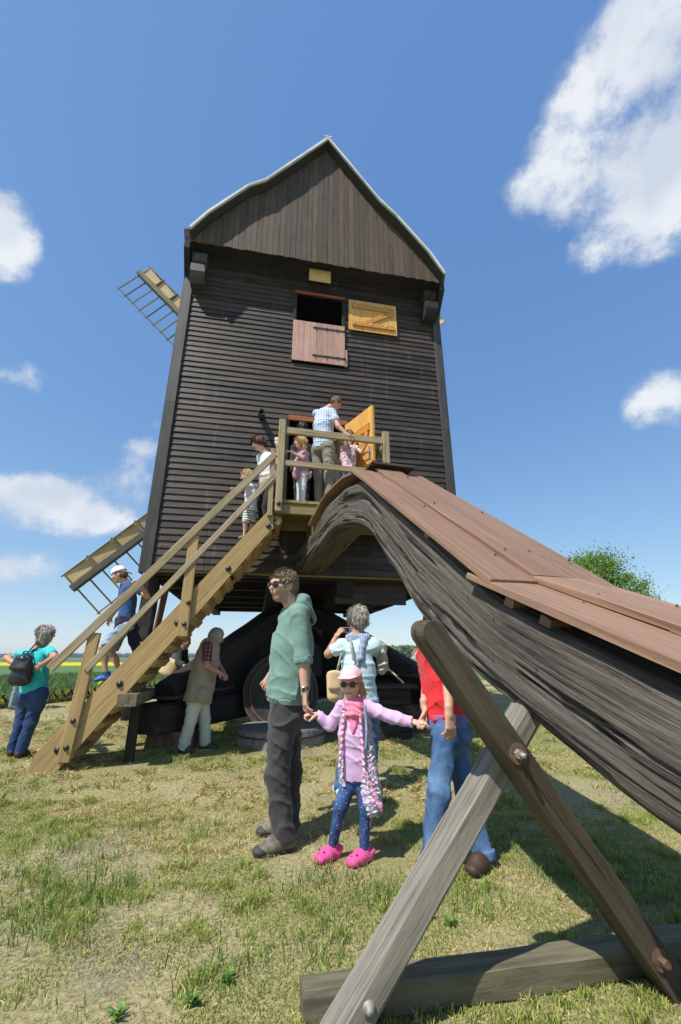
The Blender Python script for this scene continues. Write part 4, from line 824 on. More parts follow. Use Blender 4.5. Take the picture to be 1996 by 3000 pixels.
def nets(D, lo, h):
    n = D.shape; I = D < 0; c = np.zeros(tuple(k-1 for k in n), np.uint8); corners = [(i, j, k) for i in (0, 1) for j in (0, 1) for k in (0, 1)]
    def sub(A, o): return A[o[0]:n[0]-1+o[0], o[1]:n[1]-1+o[1], o[2]:n[2]-1+o[2]]
    for o in corners: c += sub(I, o)
    act = (c > 0) & (c < 8); cells_ = np.argwhere(act)
    if len(cells_) == 0: return np.zeros((0, 3)), np.zeros((0, 4), int)
    vid = np.full(act.shape, -1, np.int64); vid[act] = np.arange(len(cells_)); acc_ = np.zeros((len(cells_), 3)); cnt = np.zeros(len(cells_)); val = {o: sub(D, o)[act] for o in corners}
    for o in corners:
        for ax_ in range(3):
            if o[ax_]: continue
            p_ = tuple(1 if i == ax_ else o[i] for i in range(3)); a, b_ = val[o], val[p_]; m = (a < 0) != (b_ < 0); t = a[m]/(a[m]-b_[m]); q = np.tile(np.array(o, float), (m.sum(), 1)); q[:, ax_] += t; acc_[m] += q; cnt[m] += 1
    V = (cells_+acc_/cnt[:, None])*h+lo; Fs = []
    for ax_ in range(3):
        s0 = [slice(1, -1)]*3; s0[ax_] = slice(0, -1); s1 = list(s0); s1[ax_] = slice(1, None)
        sa = [slice(1, n[i]-1) if i != ax_ else slice(0, n[i]-1) for i in range(3)]; sb_ = [slice(1, n[i]-1) if i != ax_ else slice(1, n[i]) for i in range(3)]
        a = I[tuple(sa)]; b_ = I[tuple(sb_)]; e = np.argwhere(a != b_)
        if len(e) == 0: continue
        off = np.array([1 if i != ax_ else 0 for i in range(3)]); base = e+off; u_, w_ = (ax_+1) % 3, (ax_+2) % 3; du = np.zeros(3, int); du[u_] = 1; dw = np.zeros(3, int); dw[w_] = 1
        g = lambda q: vid[q[:, 0], q[:, 1], q[:, 2]]
        quad = np.stack([g(base-du-dw), g(base-dw), g(base), g(base-du)], 1); ins = a[tuple(e.T)]; quad[~ins] = quad[~ins][:, ::-1]; Fs.append(quad)
    Fq = np.vstack(Fs); Fq = Fq[(Fq >= 0).all(1)]
    # one relaxation pass
    return V, Fq
def sdfobj(name, parts, mat, parent, base, cols=None):
    VV = []; FF = []; nb = 0
    for V, Fq in parts: VV.append(V); FF.append(Fq+nb); nb += len(V)
    V = np.vstack(VV); Fq = np.vstack(FF); me = npmesh(name, V-np.array(base), Fq, mat, None, True)
    if cols is not None:
        cen = V[Fq].mean(1); me.polygons.foreach_set('material_index', cols(cen).astype(np.int32))
    return link(bpy.data.objects.new(name, me), parent)
def handprims(wr, d, nrm, S, curl=.5, thumb=1, spread=1.0):
    """hand from the wrist along d; nrm points out of the palm; thumb on side +1/-1 of cross(d,nrm)"""
    d = unit(d); nrm = unit(np.array(nrm)-d*np.dot(nrm, d)); sd_ = np.cross(d, nrm)*thumb; q = Sdf(); wr = np.array(wr, float); k = S
    q.rc(wr-d*.03*k, wr+d*.012*k, .026*k, .024*k, .01)
    q.ec(wr+d*.012*k, wr+d*.085*k, sd_, .030*k, .017*k, .040*k, .013*k, .012)
    for i, (o_, L) in enumerate(((.030, .92), (.010, 1.0), (-.010, .94), (-.029, .76))):
        p_ = wr+d*(.086-.004*abs(i-1))*k+sd_*o_*k; a = curl*.35+.08*i; L = L*.082*k; dd = d
        for s_, f in enumerate((.45, .31, .24)):
            dd = unit(d*math.cos(a)+nrm*math.sin(a)+sd_*o_*3*spread*(1 if s_ == 0 else .3)); e = p_+dd*L*f; q.rc(p_, e, (.0098-.0008*s_)*k, (.0092-.0008*s_)*k, .003); p_ = e; a += curl*(1.0 if s_ == 0 else .75)
    p_ = wr+d*.025*k+sd_*.026*k; dd = unit(d*.75+sd_*.65*(1-.4*min(curl, 1))+nrm*(.3+.35*curl)); e = p_+dd*.042*k; q.rc(p_, e, .016*k, .011*k, .006); e2 = e+unit(d*.85+nrm*(.25+.55*curl)+sd_*.1)*.03*k; q.rc(e, e2, .0108*k, .009*k, .004)
    return q
UPV = np.array([0, 0, 1.0])
def figure(label, J, S, mats, head, top='tee', bottom='trousers', group=None, h=.012, floor=0.0, hand_l=None, hand_r=None, hair='short', hip=1.0, belly=1.0, slim=1.0, hem=None, sleeve=.55, footlen=None, leg=1.0, torso_k=1.0, capped=False):
    """J: world joints; mats: skin, hair, top, bottom, shoe; head: (centre, facing, up, height)"""
    J = {k: np.array(v, float) for k, v in J.items()}
    if floor is not None:
        for k in ('anL', 'anR'): J[k][2] = floor+.085*S
        for k in ('toeL', 'toeR'): J[k][2] = floor+.035*S
    hc, hf, hu, hs_ = head; hc = np.array(hc, float); hf = unit(hf); hu = unit(np.array(hu, float)); hu = unit(hu-hf*np.dot(hu, hf)); hl = np.cross(hu, hf)
    Pm = (J['hipL']+J['hipR'])/2; Sm = (J['shL']+J['shR'])/2; lat_ = unit(J['shL']-J['shR']); spn = unit(Sm-Pm); fwd = np.cross(lat_, spn); hlat = unit(J['hipL']-J['hipR']); nk = Sm+spn*.045*S
    base = np.array([Pm[0], Pm[1], (min(J['anL'][2], J['anR'][2])-.085*S) if floor is None else floor]); t = root('person', label, 'person', tuple(base), 0, group)
    sw = np.linalg.norm(J['shL']-J['shR'])/2
    # ---- body (skin)
    q = Sdf()
    q.el(hc+hu*.10*hs_-hf*.05*hs_, hf, hu, .325*hs_, .40*hs_, .385*hs_, .02); q.el(hc-hu*.14*hs_+hf*.06*hs_, hf, hu, .265*hs_, .30*hs_, .33*hs_, .03*S); q.el(hc-hu*.40*hs_+hf*.20*hs_, hf, hu, .13*hs_, .12*hs_, .085*hs_, .03*S)
    q.rc(hc+hu*.03*hs_+hf*.335*hs_, hc-hu*.11*hs_+hf*.44*hs_, .030*hs_, .052*hs_, .012*S); q.el(hc+hu*.10*hs_+hf*.31*hs_, hf, hu, .20*hs_, .06*hs_, .04*hs_, .015*S)
    q.el(hc-hu*.245*hs_+hf*.335*hs_, hf, hu, .10*hs_, .05*hs_, .035*hs_, .012*S)
    for s_ in (-1, 1):
        q.el(hc+hl*s_*.325*hs_-hu*.05*hs_-hf*.06*hs_, hf-hl*s_*.3, hu, .03*hs_, .075*hs_, .125*hs_, .008); q.el(hc+hl*s_*.155*hs_+hu*.015*hs_+hf*.40*hs_, hf, hu, .075*hs_, .06*hs_, .045*hs_, .012, 's')
        q.el(hc+hl*s_*.15*hs_-hu*.12*hs_+hf*.26*hs_, hf, hu, .1*hs_, .09*hs_, .09*hs_, .02*S)
    q.rc(nk-spn*.03*S, hc-hu*.24*hs_-hf*.08*hs_, .066*S*slim, .056*S*slim, .03*S)
    hd_ = q.build(min(h, .0085 if hs_ > .2 else .0075) if h > .008 else h*.8)
    q = Sdf(); q.rc(nk-spn*.06*S, hc-hu*.2*hs_-hf*.08*hs_, .064*S*slim, .05*S*slim, .03*S); q.rc(J['shL']*.92+Sm*.08, J['shR']*.92+Sm*.08, .045*S, .045*S, .04*S); q.ec(Sm-spn*.05*S, Pm, lat_, sw*.72, .085*S, .11*S*hip, .085*S, .04*S)
    for s_ in 'LR':
        q.rc(J['sh'+s_], J['el'+s_], .047*S*slim, .038*S*slim, .03*S); q.rc(J['el'+s_], J['wr'+s_], .040*S*slim, .026*S*slim, .02*S)
        q.rc(J['hip'+s_], J['kn'+s_], .068*S*slim, .050*S*slim, .03*S); q.rc(J['kn'+s_], J['an'+s_], .050*S*slim, .032*S*slim, .03*S)
        m_ = J['kn'+s_]*.68+J['an'+s_]*.32-unit(J['toe'+s_]-J['an'+s_])*.012*S; q.el(m_, unit(J['toe'+s_]-J['an'+s_]), unit(J['kn'+s_]-J['an'+s_]), .043*S*slim, .046*S*slim, .10*S, .03*S)
    parts = [hd_, q.build(h)]
    for s_, spec in (('L', hand_l), ('R', hand_r)):
        spec = spec or {}; d = np.array(spec.get('d', J['wr'+s_]-J['el'+s_]), float); nrm = np.array(spec.get('n', unit(Pm-J['wr'+s_])), float)
        parts.append(handprims(J['wr'+s_], d, nrm, S*spec.get('k', 1.0), spec.get('curl', .45), spec.get('th', 1 if s_ == 'L' else -1)).build(.0045 if h < .011 else .006))
    lc = hc-hu*.245*hs_+hf*.37*hs_
    def cols(c):
        r_ = c-lc; l3 = ((np.abs(r_@hl) < .105*hs_) & (np.abs(r_@hu) < .030*hs_) & (np.abs(r_@hf) < .09*hs_)).astype(int); e_ = c-hc
        if mats.get('stubble'): l3 = np.where((l3 == 0) & (e_@hu < -.19*hs_) & (e_@hu > -.56*hs_) & (e_@hf > -.02*hs_), 2, l3)
        return l3
    body = sdfobj('body', parts, [mats['skin'], 'lips', 'stubble'], t, base, cols)
    for s_ in (-1, 1):
        e = Sdf().el(hc+hl*s_*.155*hs_+hu*.02*hs_+hf*.335*hs_, hf, hu, .055*hs_, .03*hs_, .022*hs_).build(.0022); sdfobj('eye', [e], 'eye_dark', t, base)
        if hair != 'none': 
            e = Sdf().rc(hc+hl*s_*.09*hs_+hu*.105*hs_+hf*.36*hs_, hc+hl*s_*.22*hs_+hu*.10*hs_+hf*.31*hs_, .012*hs_, .009*hs_).build(.002); sdfobj('eyebrow', [e], mats['hair'], t, base)
    # ---- hair
    q = Sdf(); cr = hc+hu*.12*hs_-hf*.07*hs_
    if hair in ('short', 'thin'):
        q.el(cr, hf, hu, .355*hs_, .425*hs_, .41*hs_, .02); q.el(hc-hf*.25*hs_-hu*.1*hs_, hf, hu, .29*hs_, .22*hs_, .28*hs_, .03)
        q.el(hc+hf*.42*hs_-hu*.12*hs_, hf, hu, .40*hs_, .40*hs_, .36*hs_, .015, 's'); q.cut(hc-hu*.33*hs_, -hu)
        for s_ in (-1, 1): q.el(hc+hl*s_*.40*hs_-hu*.16*hs_-hf*.02*hs_, hf, hu, .13*hs_, .16*hs_, .20*hs_, .01, 's')
    elif hair == 'curly':
        q.el(cr+hu*.03*hs_, hf, hu, .42*hs_, .49*hs_, .45*hs_, .02); q.el(hc-hf*.26*hs_-hu*.10*hs_, hf, hu, .36*hs_, .28*hs_, .32*hs_, .03); q.el(hc+hf*.46*hs_-hu*.14*hs_, hf, hu, .34*hs_, .36*hs_, .36*hs_, .015, 's')
    elif hair == 'bob':
        q.el(cr, hf, hu, .40*hs_, .46*hs_, .43*hs_, .02); q.ec(hc+hu*.05*hs_-hf*.08*hs_, hc-hu*.36*hs_-hf*.12*hs_, hl, .40*hs_, .36*hs_, .40*hs_, .30*hs_, .02); q.el(hc+hf*.45*hs_-hu*.16*hs_, hf, hu, .30*hs_, .36*hs_, .42*hs_, .015, 's')
    elif hair == 'long':
        q.el(cr, hf, hu, .375*hs_, .44*hs_, .415*hs_, .02); q.ec(hc-hf*.12*hs_, hc-hu*1.25*hs_-hf*.30*hs_, hl, .36*hs_, .26*hs_, .30*hs_, .10*hs_, .03); q.el(hc+hf*.45*hs_-hu*.2*hs_, hf, hu, .29*hs_, .36*hs_, .5*hs_, .015, 's')
    if hair != 'none':
        hV, hF = q.build(.006 if h < .011 else .009, .0015*hs_/.22, 90, 1.0, 0, (.0 if hair in ('short', 'thin') else .004)*hs_/.22, 60)
        q_ = np.random.default_rng(int(abs(hc[0])*1000)); ns = 4200 if h < .0095 else 1500; fi = q_.integers(0, len(hF), ns)
        if capped: fi = fi[((hV[hF[fi]].mean(1)-hc)@hu) < .06*hs_]; ns = len(fi)
        P4 = hV[hF[fi]]; c0 = P4.mean(1); nr = np.cross(P4[:, 1]-P4[:, 0], P4[:, 2]-P4[:, 0]); nr /= np.linalg.norm(nr, axis=1)[:, None]+1e-9
        flow = (c0-(hc+hu*.45*hs_-hf*.15*hs_))-hu*.25*hs_+hf*(.35*hs_ if hair == 'short' else 0)+q_.normal(0, .05*hs_*(1 if hair != 'curly' else 2.6), (ns, 3)); flow -= nr*(flow*nr).sum(1)[:, None]; flow /= np.linalg.norm(flow, axis=1)[:, None]+1e-9; sd_ = np.cross(nr, flow)
        Ls = hs_*q_.uniform(.10, .26, (ns, 1))*(1.5 if hair == 'long' else .55 if hair in ('short', 'thin') else 1); wd_ = hs_*q_.uniform(.005, .012, (ns, 1))*(1 if h < .0095 else 1.6); lf = q_.uniform(.0, .03, (ns, 1))*hs_*(1 if hair not in ('curly', 'bob') else 1.9)
        sV = np.stack([c0-sd_*wd_, c0+sd_*wd_, c0+flow*Ls*.6+sd_*wd_*.6+nr*(.010*hs_+lf*.5), c0+flow*Ls+nr*(lf-.01*hs_)], 1).reshape(-1, 3); sF = np.arange(ns*4).reshape(-1, 4)+len(hV)
        col_ = np.concatenate([np.full(len(hV), .25), np.repeat(q_.random(ns), 4)])[:, None]*np.ones((1, 3)); me_ = npmesh('hair', np.vstack([hV, sV])-base, np.vstack([hF, sF]), mats['hair'], col_, True); link(bpy.data.objects.new('hair', me_), t)
    # ---- lower clothes
    ft = lambda s_: unit((J['toe'+s_]-J['an'+s_])*np.array([1, 1, 0]))
    wz = Pm+spn*.10*S
    if bottom in ('trousers', 'shorts', 'leggings'):
        q = Sdf(); kk = {'trousers': 1.0, 'shorts': 1.08, 'leggings': .86}[bottom]*leg
        q.ec(wz, Pm-spn*.06*S, hlat, .134*S*hip*slim, .095*S*belly, .152*S*hip*slim, .108*S, .05*S, 2)
        for s_ in 'LR':
            hp_, kn_, an_ = J['hip'+s_]-spn*.02, J['kn'+s_], J['an'+s_]
            if bottom == 'shorts': q.rc(hp_, kn_+(hp_-kn_)*.06, .098*S*kk*slim, .088*S*kk, .04*S, True)
            else:
                q.rc(hp_, kn_, .096*S*kk*slim, .070*S*kk, .035*S); ae = an_-UPV*.035*S if bottom == 'trousers' else an_+UPV*.01; q.rc(kn_, ae, .070*S*kk, (.064 if bottom == 'trousers' else .046)*S*kk, .03*S, True)
        q.el(Pm-fwd*.06*S-spn*.04*S, fwd, spn, .13*S*hip*slim, .085*S, .10*S, .05*S)
        tr_ = sdfobj('shorts' if bottom == 'shorts' else 'trousers', [q.build(h, .0030*S, 17, J['knL'][0]*3+.5, .0012*S, .009*S if bottom != 'leggings' else .004*S, 24/S)], mats['bottom'], t, base)
    elif bottom == 'skirt':
        q = Sdf(); km = (J['knL']+J['knR'])/2; q.ec(wz, km, hlat, .12*S, .10*S, .17*S, .15*S, .03, 3); q.rc(J['hipL'], J['knL'], .1*S, .09*S, .04, True); q.rc(J['hipR'], J['knR'], .1*S, .09*S, .04, True); sdfobj('skirt', [q.build(h, .010*S, 22, 1, .008*S)], mats['bottom'], t, base)
    # ---- upper clothes
    q = Sdf(); he = Pm+spn*(.02*S if hem is None else hem*S)
    q.ec(Sm-spn*.07*S, Sm-spn*.24*S, lat_, sw*.86*torso_k, .108*S*torso_k, .150*S*slim*torso_k, .118*S*belly*torso_k, .05*S); q.ec(Sm-spn*.24*S, he, lat_, .150*S*slim*torso_k, .118*S*belly*torso_k, .160*S*hip*slim*torso_k, .118*S*belly*torso_k, .05*S, 1)
    q.rc(J['shL']*.94+Sm*.06, J['shR']*.94+Sm*.06, .062*S, .062*S, .04*S); q.rc(Sm-spn*.01*S, nk+spn*.002*S, .095*S, .070*S, .04*S, True)
    if top != 'sleeveless':
        for s_ in 'LR':
            sh_, el_, wr_ = J['sh'+s_], J['el'+s_], J['wr'+s_]
            if sleeve <= 1: e = sh_+(el_-sh_)*sleeve; q.rc(sh_, e, .064*S, .060*S*(1 if S > .8 else 1.05), .035*S, True)
            else:
                e = el_+(wr_-el_)*(sleeve-1); q.rc(sh_, el_, .064*S, .056*S, .035*S); q.rc(el_, e, .056*S, .048*S, .025*S, True)
    up_ = sdfobj(top if top != 'tee' else 'shirt', [q.build(h, .0030*S, 17, Sm[0]*5+.3, .0008*S, .010*S, 22/S)], mats['top'], t, base)
    # ---- shoes
    for s_ in 'LR':
        f_ = ft(s_); an_ = J['an'+s_]; fl_ = np.linalg.norm((J['toe'+s_]-an_)*np.array([1, 1, 0])); fl_ = max(fl_, .12*S) if footlen is None else footlen
        z0 = an_[2]-.085*S; q = Sdf(); l_ = np.cross(UPV, f_); a_ = np.array([an_[0], an_[1], 0]); hz = lambda z_: np.array([0, 0, z0+z_*S])
        q.rc(a_-f_*.035*S+hz(.045), a_+f_*fl_*.5+hz(.05), .043*S, .045*S, .03*S); q.ec(a_+f_*fl_*.4+hz(.04), a_+f_*fl_*.92+hz(.032), l_, .048*S, .042*S, .045*S, .030*S, .03*S); q.rc(an_-UPV*.02*S-f_*.01, an_+UPV*.035*S-f_*.012, .046*S, .043*S, .03*S, True)
        q.cut(a_+hz(.004), -UPV); sh_ = sdfobj('shoe', [q.build(min(h, .009))], mats['shoe'], t, base)
        if mats.get('sole'): qs = Sdf().ec(a_-f_*.045*S+hz(.014), a_+f_*fl_*.95+hz(.014), l_, .048*S, .012*S, .05*S, .012*S, .01); sdfobj('sole', [qs.cut(a_+hz(.001), -UPV).build(.006)], mats['sole'], sh_, base)
    return t, base, dict(J=J, Pm=Pm, Sm=Sm, lat=lat_, spn=spn, fwd=fwd, hc=hc, hf=hf, hu=hu, hl=hl, hs=hs_, nk=nk, S=S, h=h)
def piece(name, q, mat, t, base, h=.006, **kw): return sdfobj(name, [q.build(h, **kw)], mat, t, base)
def strap(name, pts, w_, mat, t, base, n=.004):
    q = Sdf()
    for a, b_ in zip(pts, pts[1:]): q.rc(a, b_, w_, w_, .004)
    return piece(name, q, mat, t, base, max(.004, w_*.6))
def cap(I, mat, t, base, brim=1.0, back=False, tilt=.25, lift=0.0):
    hc, hf, hu, hl, hs_ = (I[k] for k in ('hc', 'hf', 'hu', 'hl', 'hs')); q = Sdf(); q.el(hc+hu*.16*hs_-hf*.03*hs_, hf, hu, .385*hs_, .45*hs_, .42*hs_, .02); hc = hc+hu*lift*hs_; q.cut(hc+hu*.14*hs_, -(hu+hf*.12)); c_ = piece('cap', q, mat, t, base, .006)
    d = (-hf if back else hf); q = Sdf(); c0 = hc+hu*.14*hs_+d*.30*hs_; c1 = hc+hu*(.14-tilt)*hs_+d*.72*hs_; q.ec(c0, c1, hl, .33*hs_, .018*hs_+.004, .24*hs_, .012*hs_+.004, .01); sdfobj('cap_brim', [q.build(.005)], mat, c_, base)
    q = Sdf().el(hc+hu*.58*hs_-hf*.03*hs_, hf, hu, .03*hs_, .03*hs_, .02*hs_); sdfobj('cap_button', [q.build(.003)], mat, c_, base); return c_
def glasses(I, lens, frame_, t, base, r=.085):
    hc, hf, hu, hl, hs_ = (I[k] for k in ('hc', 'hf', 'hu', 'hl', 'hs')); g = None
    q = Sdf()
    for s_ in (-1, 1):
        q.el(hc+hl*s_*.155*hs_+hu*.01*hs_+hf*.40*hs_-hf*.03*hs_, hf+hl*s_*.15, hu, (r+.018)*hs_*1.15, .022*hs_, (r+.015)*hs_, .006); q.rc(hc+hl*s_*.26*hs_+hu*.04*hs_+hf*.36*hs_, hc+hl*s_*.345*hs_+hu*.02*hs_-hf*.02*hs_, .016*hs_, .014*hs_, .004)
    q.rc(hc+hl*.06*hs_+hu*.03*hs_+hf*.42*hs_, hc-hl*.06*hs_+hu*.03*hs_+hf*.42*hs_, .014*hs_, .014*hs_, .004); g = piece('sunglasses', q, frame_, t, base, .0028)
    for s_ in (-1, 1): sdfobj('lens', [Sdf().el(hc+hl*s_*.155*hs_+hu*.01*hs_+hf*.39*hs_, hf+hl*s_*.15, hu, r*1.15*hs_, .026*hs_, r*hs_).build(.0025)], lens, g, base)
    return g
#  ---------- man in the green hoodie
Y_ = atY
J = dict(shL=Y_(879, 1797, 3.16), shR=Y_(856, 1797, 3.50), elL=Y_(888, 1925, 3.12), wrL=Y_(893, 2024, 3.10), elR=Y_(812, 1925, 3.62), wrR=Y_(796, 1975, 3.55), hipL=Y_(836, 2065, 3.26), hipR=Y_(842, 2060, 3.44), knL=Y_(812, 2268, 3.22), knR=Y_(852, 2258, 3.48), anL=Y_(834, 2452, 3.22), anR=Y_(846, 2415, 3.52), toeL=Y_(758, 2490, 3.14), toeR=Y_(768, 2412, 3.46))
t, base, I = figure('man in green hoodie and dark sunglasses holding a small girl by the hand', J, 1.02, dict(skin='skin', hair='hair_greybrown', top='hoodie_green', bottom='trousers_charcoal', shoe='shoe_hike', sole='shoe_dark', stubble=1), (Y_(829, 1714, 3.28), (-.74, -.66, -.10), (.04, 0, 1), .252), 'hoodie', 'trousers', None, .008, 0.0, dict(d=(.05, -.05, -1), n=(.75, .25, 0), curl=.5, th=-1), dict(d=(-.4, 0, -.8), n=(0, -1, 0), curl=1.3), 'short', 1.14, 1.12, .95, .05, 1.12, None, 1.04, 1.09)
glasses(I, 'lens_dark', 'lens_dark', t, base, .095)
q = Sdf(); nk = I['nk']; f_, l_ = I['fwd'], I['lat']; q.ec(nk-f_*.045+UPV*.05, nk-f_*.11-UPV*.08, l_, .125, .062, .095, .05, .03); q.rc(nk+l_*.085+UPV*.03-f_*.02, nk+l_*.05+f_*.06-UPV*.03, .030, .022, .03); q.rc(nk-l_*.085+UPV*.03-f_*.02, nk-l_*.05+f_*.06-UPV*.03, .030, .022, .03); piece('hood', q, 'hoodie_green', t, base, .008, wr=.006, wf=22)
for s_ in (-1, 1): strap('drawstring', [nk+f_*.085+l_*s_*.03-UPV*.05, nk+f_*.118+l_*s_*.035-UPV*.16, nk+f_*.125+l_*s_*.03-UPV*.27], .0045, 'hoodie_inner', t, base)
strap('bag_strap', [nk+l_*.12+f_*.03-UPV*.005, nk+l_*.13-f_*.04+UPV*.005, nk+l_*.10-f_*.11-UPV*.10], .014, 'shoe_brown', t, base)
w0 = np.array(J['wrL']); wa = unit(np.array(J['wrL'])-np.array(J['elL'])); w0 = w0-wa*.012
q = Sdf().rc(w0-wa*.010, w0+wa*.010, .0295, .0295, .004, True).cut(w0-wa*.010, -wa); wt = piece('watch', q, 'leather_black', t, base, .004); c_ = w0+np.array([-.004, -.030, 0]); sdfobj('watch_dial', [Sdf().el(c_, (0, -1, 0), UPV, .019, .008, .019).build(.003)], 'silver', wt, base); sdfobj('watch_face', [Sdf().el(c_+np.array([0, -.003, 0]), (0, -1, 0), UPV, .013, .008, .013).build(.0025)], 'jacket_navy', wt, base)
q = Sdf().ec(I['Pm']+I['spn']*.055, I['Pm']+I['spn']*.015, I['lat'], .200, .146, .194, .140, .01, 3); piece('hem_rib', q, 'hoodie_green', t, base, .007, wr=.002, wf=120)
e0 = I['J']['elL']; ew = unit(I['J']['wrL']-e0); q = Sdf().rc(e0+ew*.005, e0+ew*.045, .064, .060, .01, True).cut(e0+ew*.003, -ew); piece('rolled_cuff', q, 'hoodie_green', t, base, .007, wr=.003, wf=60, crs=.006)
strap('zip', [nk+f_*.10-UPV*.06, I['Sm']-I['spn']*.24+f_*.122, I['Pm']+I['spn']*.02+f_*.122], .006, 'hoodie_inner', t, base)
for s_ in 'LR':   # dark toe caps
    a_ = I['J']['an'+s_]; fo = unit((I['J']['toe'+s_]-a_)*np.array([1, 1, 0])); fl_ = np.linalg.norm((I['J']['toe'+s_]-a_)[:2]); piece('toe_cap', Sdf().el(np.array([a_[0], a_[1], .030])+fo*(fl_*.93), fo, UPV, .050, .052, .030, .01).cut((0, 0, .003), -UPV), 'shoe_dark', t, base, .007)
#  ---------- small girl in pink
J = dict(shR=Y_(1004, 2074, 3.10), shL=Y_(1078, 2072, 3.06), elR=Y_(966, 2124, 3.13), wrR=Y_(932, 2095, 3.11), elL=Y_(1146, 2100, 3.01), wrL=Y_(1210, 2116, 2.96), hipR=Y_(1027, 2268, 3.12), hipL=Y_(1063, 2268, 3.10), knR=Y_(998, 2366, 3.07), knL=Y_(1072, 2366, 3.05), anR=Y_(974, 2482, 3.12), anL=Y_(1067, 2492, 3.08), toeR=Y_(918, 2508, 3.02), toeL=Y_(1012, 2522, 2.97))
t, base, I = figure('small girl in pale pink cap and sunglasses with pastel crocheted waistcoat', J, .66, dict(skin='skin_fair', hair='hair_blonde', top='shirt_lilac', bottom='jeans_polka', shoe='clog_pink'), (Y_(1029, 2003, 3.08), (-.30, -.95, -.06), (0, 0, 1), .205), 'tee', 'leggings', None, .0065, 0.0, dict(d=(1, -.15, .05), n=(0, .3, -1), curl=.7, k=1.05, th=-1), dict(d=(-1, -.1, .15), n=(0, .2, -1), curl=1.2, k=1.1, th=1), 'short', 1.0, 1.12, 1.0, -.03, 1.93, .085, 1.02, 1.02, True)
cap(I, 'cap_pink', t, base, 1, False, .02, .11); glasses(I, 'lens_dark', 'frame_maroon', t, base, .078)
nk, f_, l_, Sm, Pm, sp = (I[k] for k in ('nk', 'fwd', 'lat', 'Sm', 'Pm', 'spn'))
q = Sdf(); q.rc(nk+l_*.05, nk-l_*.05, .038, .038, .02); q.ec(nk+f_*.045-UPV*.005, nk+f_*.085-UPV*.16, l_, .068, .022, .010, .012, .02); q.ec(nk+f_*.05+UPV*.01, nk+f_*.07-UPV*.05, l_, .060, .03, .05, .028, .02); sc_ = piece('scarf', q, 'scarf_pink', t, base, .005, wr=.004, wf=45, fold=.003)
# crocheted waistcoat: two open fronts and a back, longer and frilled on her left
he = Pm-sp*.05
q = Sdf()
q.ec(Sm-sp*.01, he, l_, .108, .080, .118, .098, .02, 3); q.ec(Sm-sp*.02+f_*.12, he-sp*.08+f_*.14, l_, .048, .12, .062, .12, .01, 0, 's'); lk_ = Sdf()
for i in range(7): lk_.rc(I['hc']+I['hl']*(.30+.012*i)*.205-I['hf']*(.02+.012*i)*.205-UPV*.01, I['hc']+I['hl']*(.33+.02*i)*.205-I['hf']*(.05*i-.02)*.205-UPV*(.075+.01*(i % 3)), .010, .005, .004)
piece('hair_lock', lk_, 'hair_blonde', t, base, .004); vest = piece('crochet_waistcoat', q, 'crochet', t, base, .0055, wr=.003, wf=60)
q = Sdf(); q.ec(Sm-sp*.16+l_*.085+f_*.03, he+l_*.10-sp*.10+f_*.05, l_, .035, .045, .070, .055, .03, 0); q.el(he+l_*.105-sp*.09+f_*.06, f_, sp, .050, .032, .075, .02); sdfobj('front_panel', [q.build(.0055, .005, 55, 2, .004)], 'crochet', vest, base)
for s_, e0, e1 in ((1, .052, .075), (-1, .058, .085)):
    pts = []
    for i in range(26):
        f = i/25; a_ = Sm-sp*(.03+f*(.33 if s_ > 0 else .30)); off = e0+(e1-e0)*f+.004*math.sin(i*2.1); pts.append(a_+l_*s_*off+f_*(.088+.022*f+.006*math.cos(i*2.1)))
    if s_ > 0:
        for i in range(10): pts.append(pts[25]+l_*(.010*i)+UPV*(-.030*i*.75+.006*math.sin(i*2.5))-f_*.004*i)
    q = Sdf()
    for i, (a_, b_) in enumerate(zip(pts, pts[1:])): q.rc(a_, b_, .0085+.001*math.sin(i*1.9)+(.008 if i > 24 else 0), .0085, .006)
    sdfobj('crochet_edging', [q.build(.0045)], 'crochet_pink', vest, base)
strap('crochet_border', [Sm+l_*.075+f_*.055+UPV*.02, Sm+l_*.088+f_*.088-sp*.12, Sm+l_*.082+f_*.098-sp*.22], .009, 'undershirt_blue' if False else 'scarf_striped', t, base)
for s_ in 'LR':
    w_ = I['J']['wr'+s_]; d = unit(w_-I['J']['el'+s_]); q = Sdf()
    for k in range(9): an = k*.7; o_ = np.cross(d, UPV)*math.cos(an)+UPV*math.sin(an); q.el(w_-d*.012+o_*.026, d, o_, .012, .014, .010, .006)
    piece('cuff_frill', q, 'shirt_lilac', t, base, .0045)
    a_ = I['J']['an'+s_]; fo = unit((I['J']['toe'+s_]-a_)*np.array([1, 1, 0])); lo_ = np.cross(UPV, fo); q = Sdf(); z_ = np.array([0, 0, 1.])
    b0 = np.array([a_[0], a_[1], 0]); q.ec(b0+fo*.04+z_*.034, b0+fo*.105+z_*.026, lo_, .040, .036, .043, .028, .02); q.rc(b0-fo*.03+z_*.022, b0+fo*.04+z_*.024, .036, .038, .03); q.rc(b0-fo*.045+z_*.052+lo_*.03, b0-fo*.045+z_*.052-lo_*.03, .016, .016, .02); q.cut((0, 0, .004), -UPV); piece('clog', q, 'clog_pink', t, base, .005)
    for k in range(3): piece('clog_hole', Sdf().el(b0+fo*(.085+.024*(k % 2))+z_*(.060-.009*(k % 2))+lo_*(k-1)*.022, fo, UPV, .0065, .0065, .0065), 'frame_maroon', t, base, .0025)
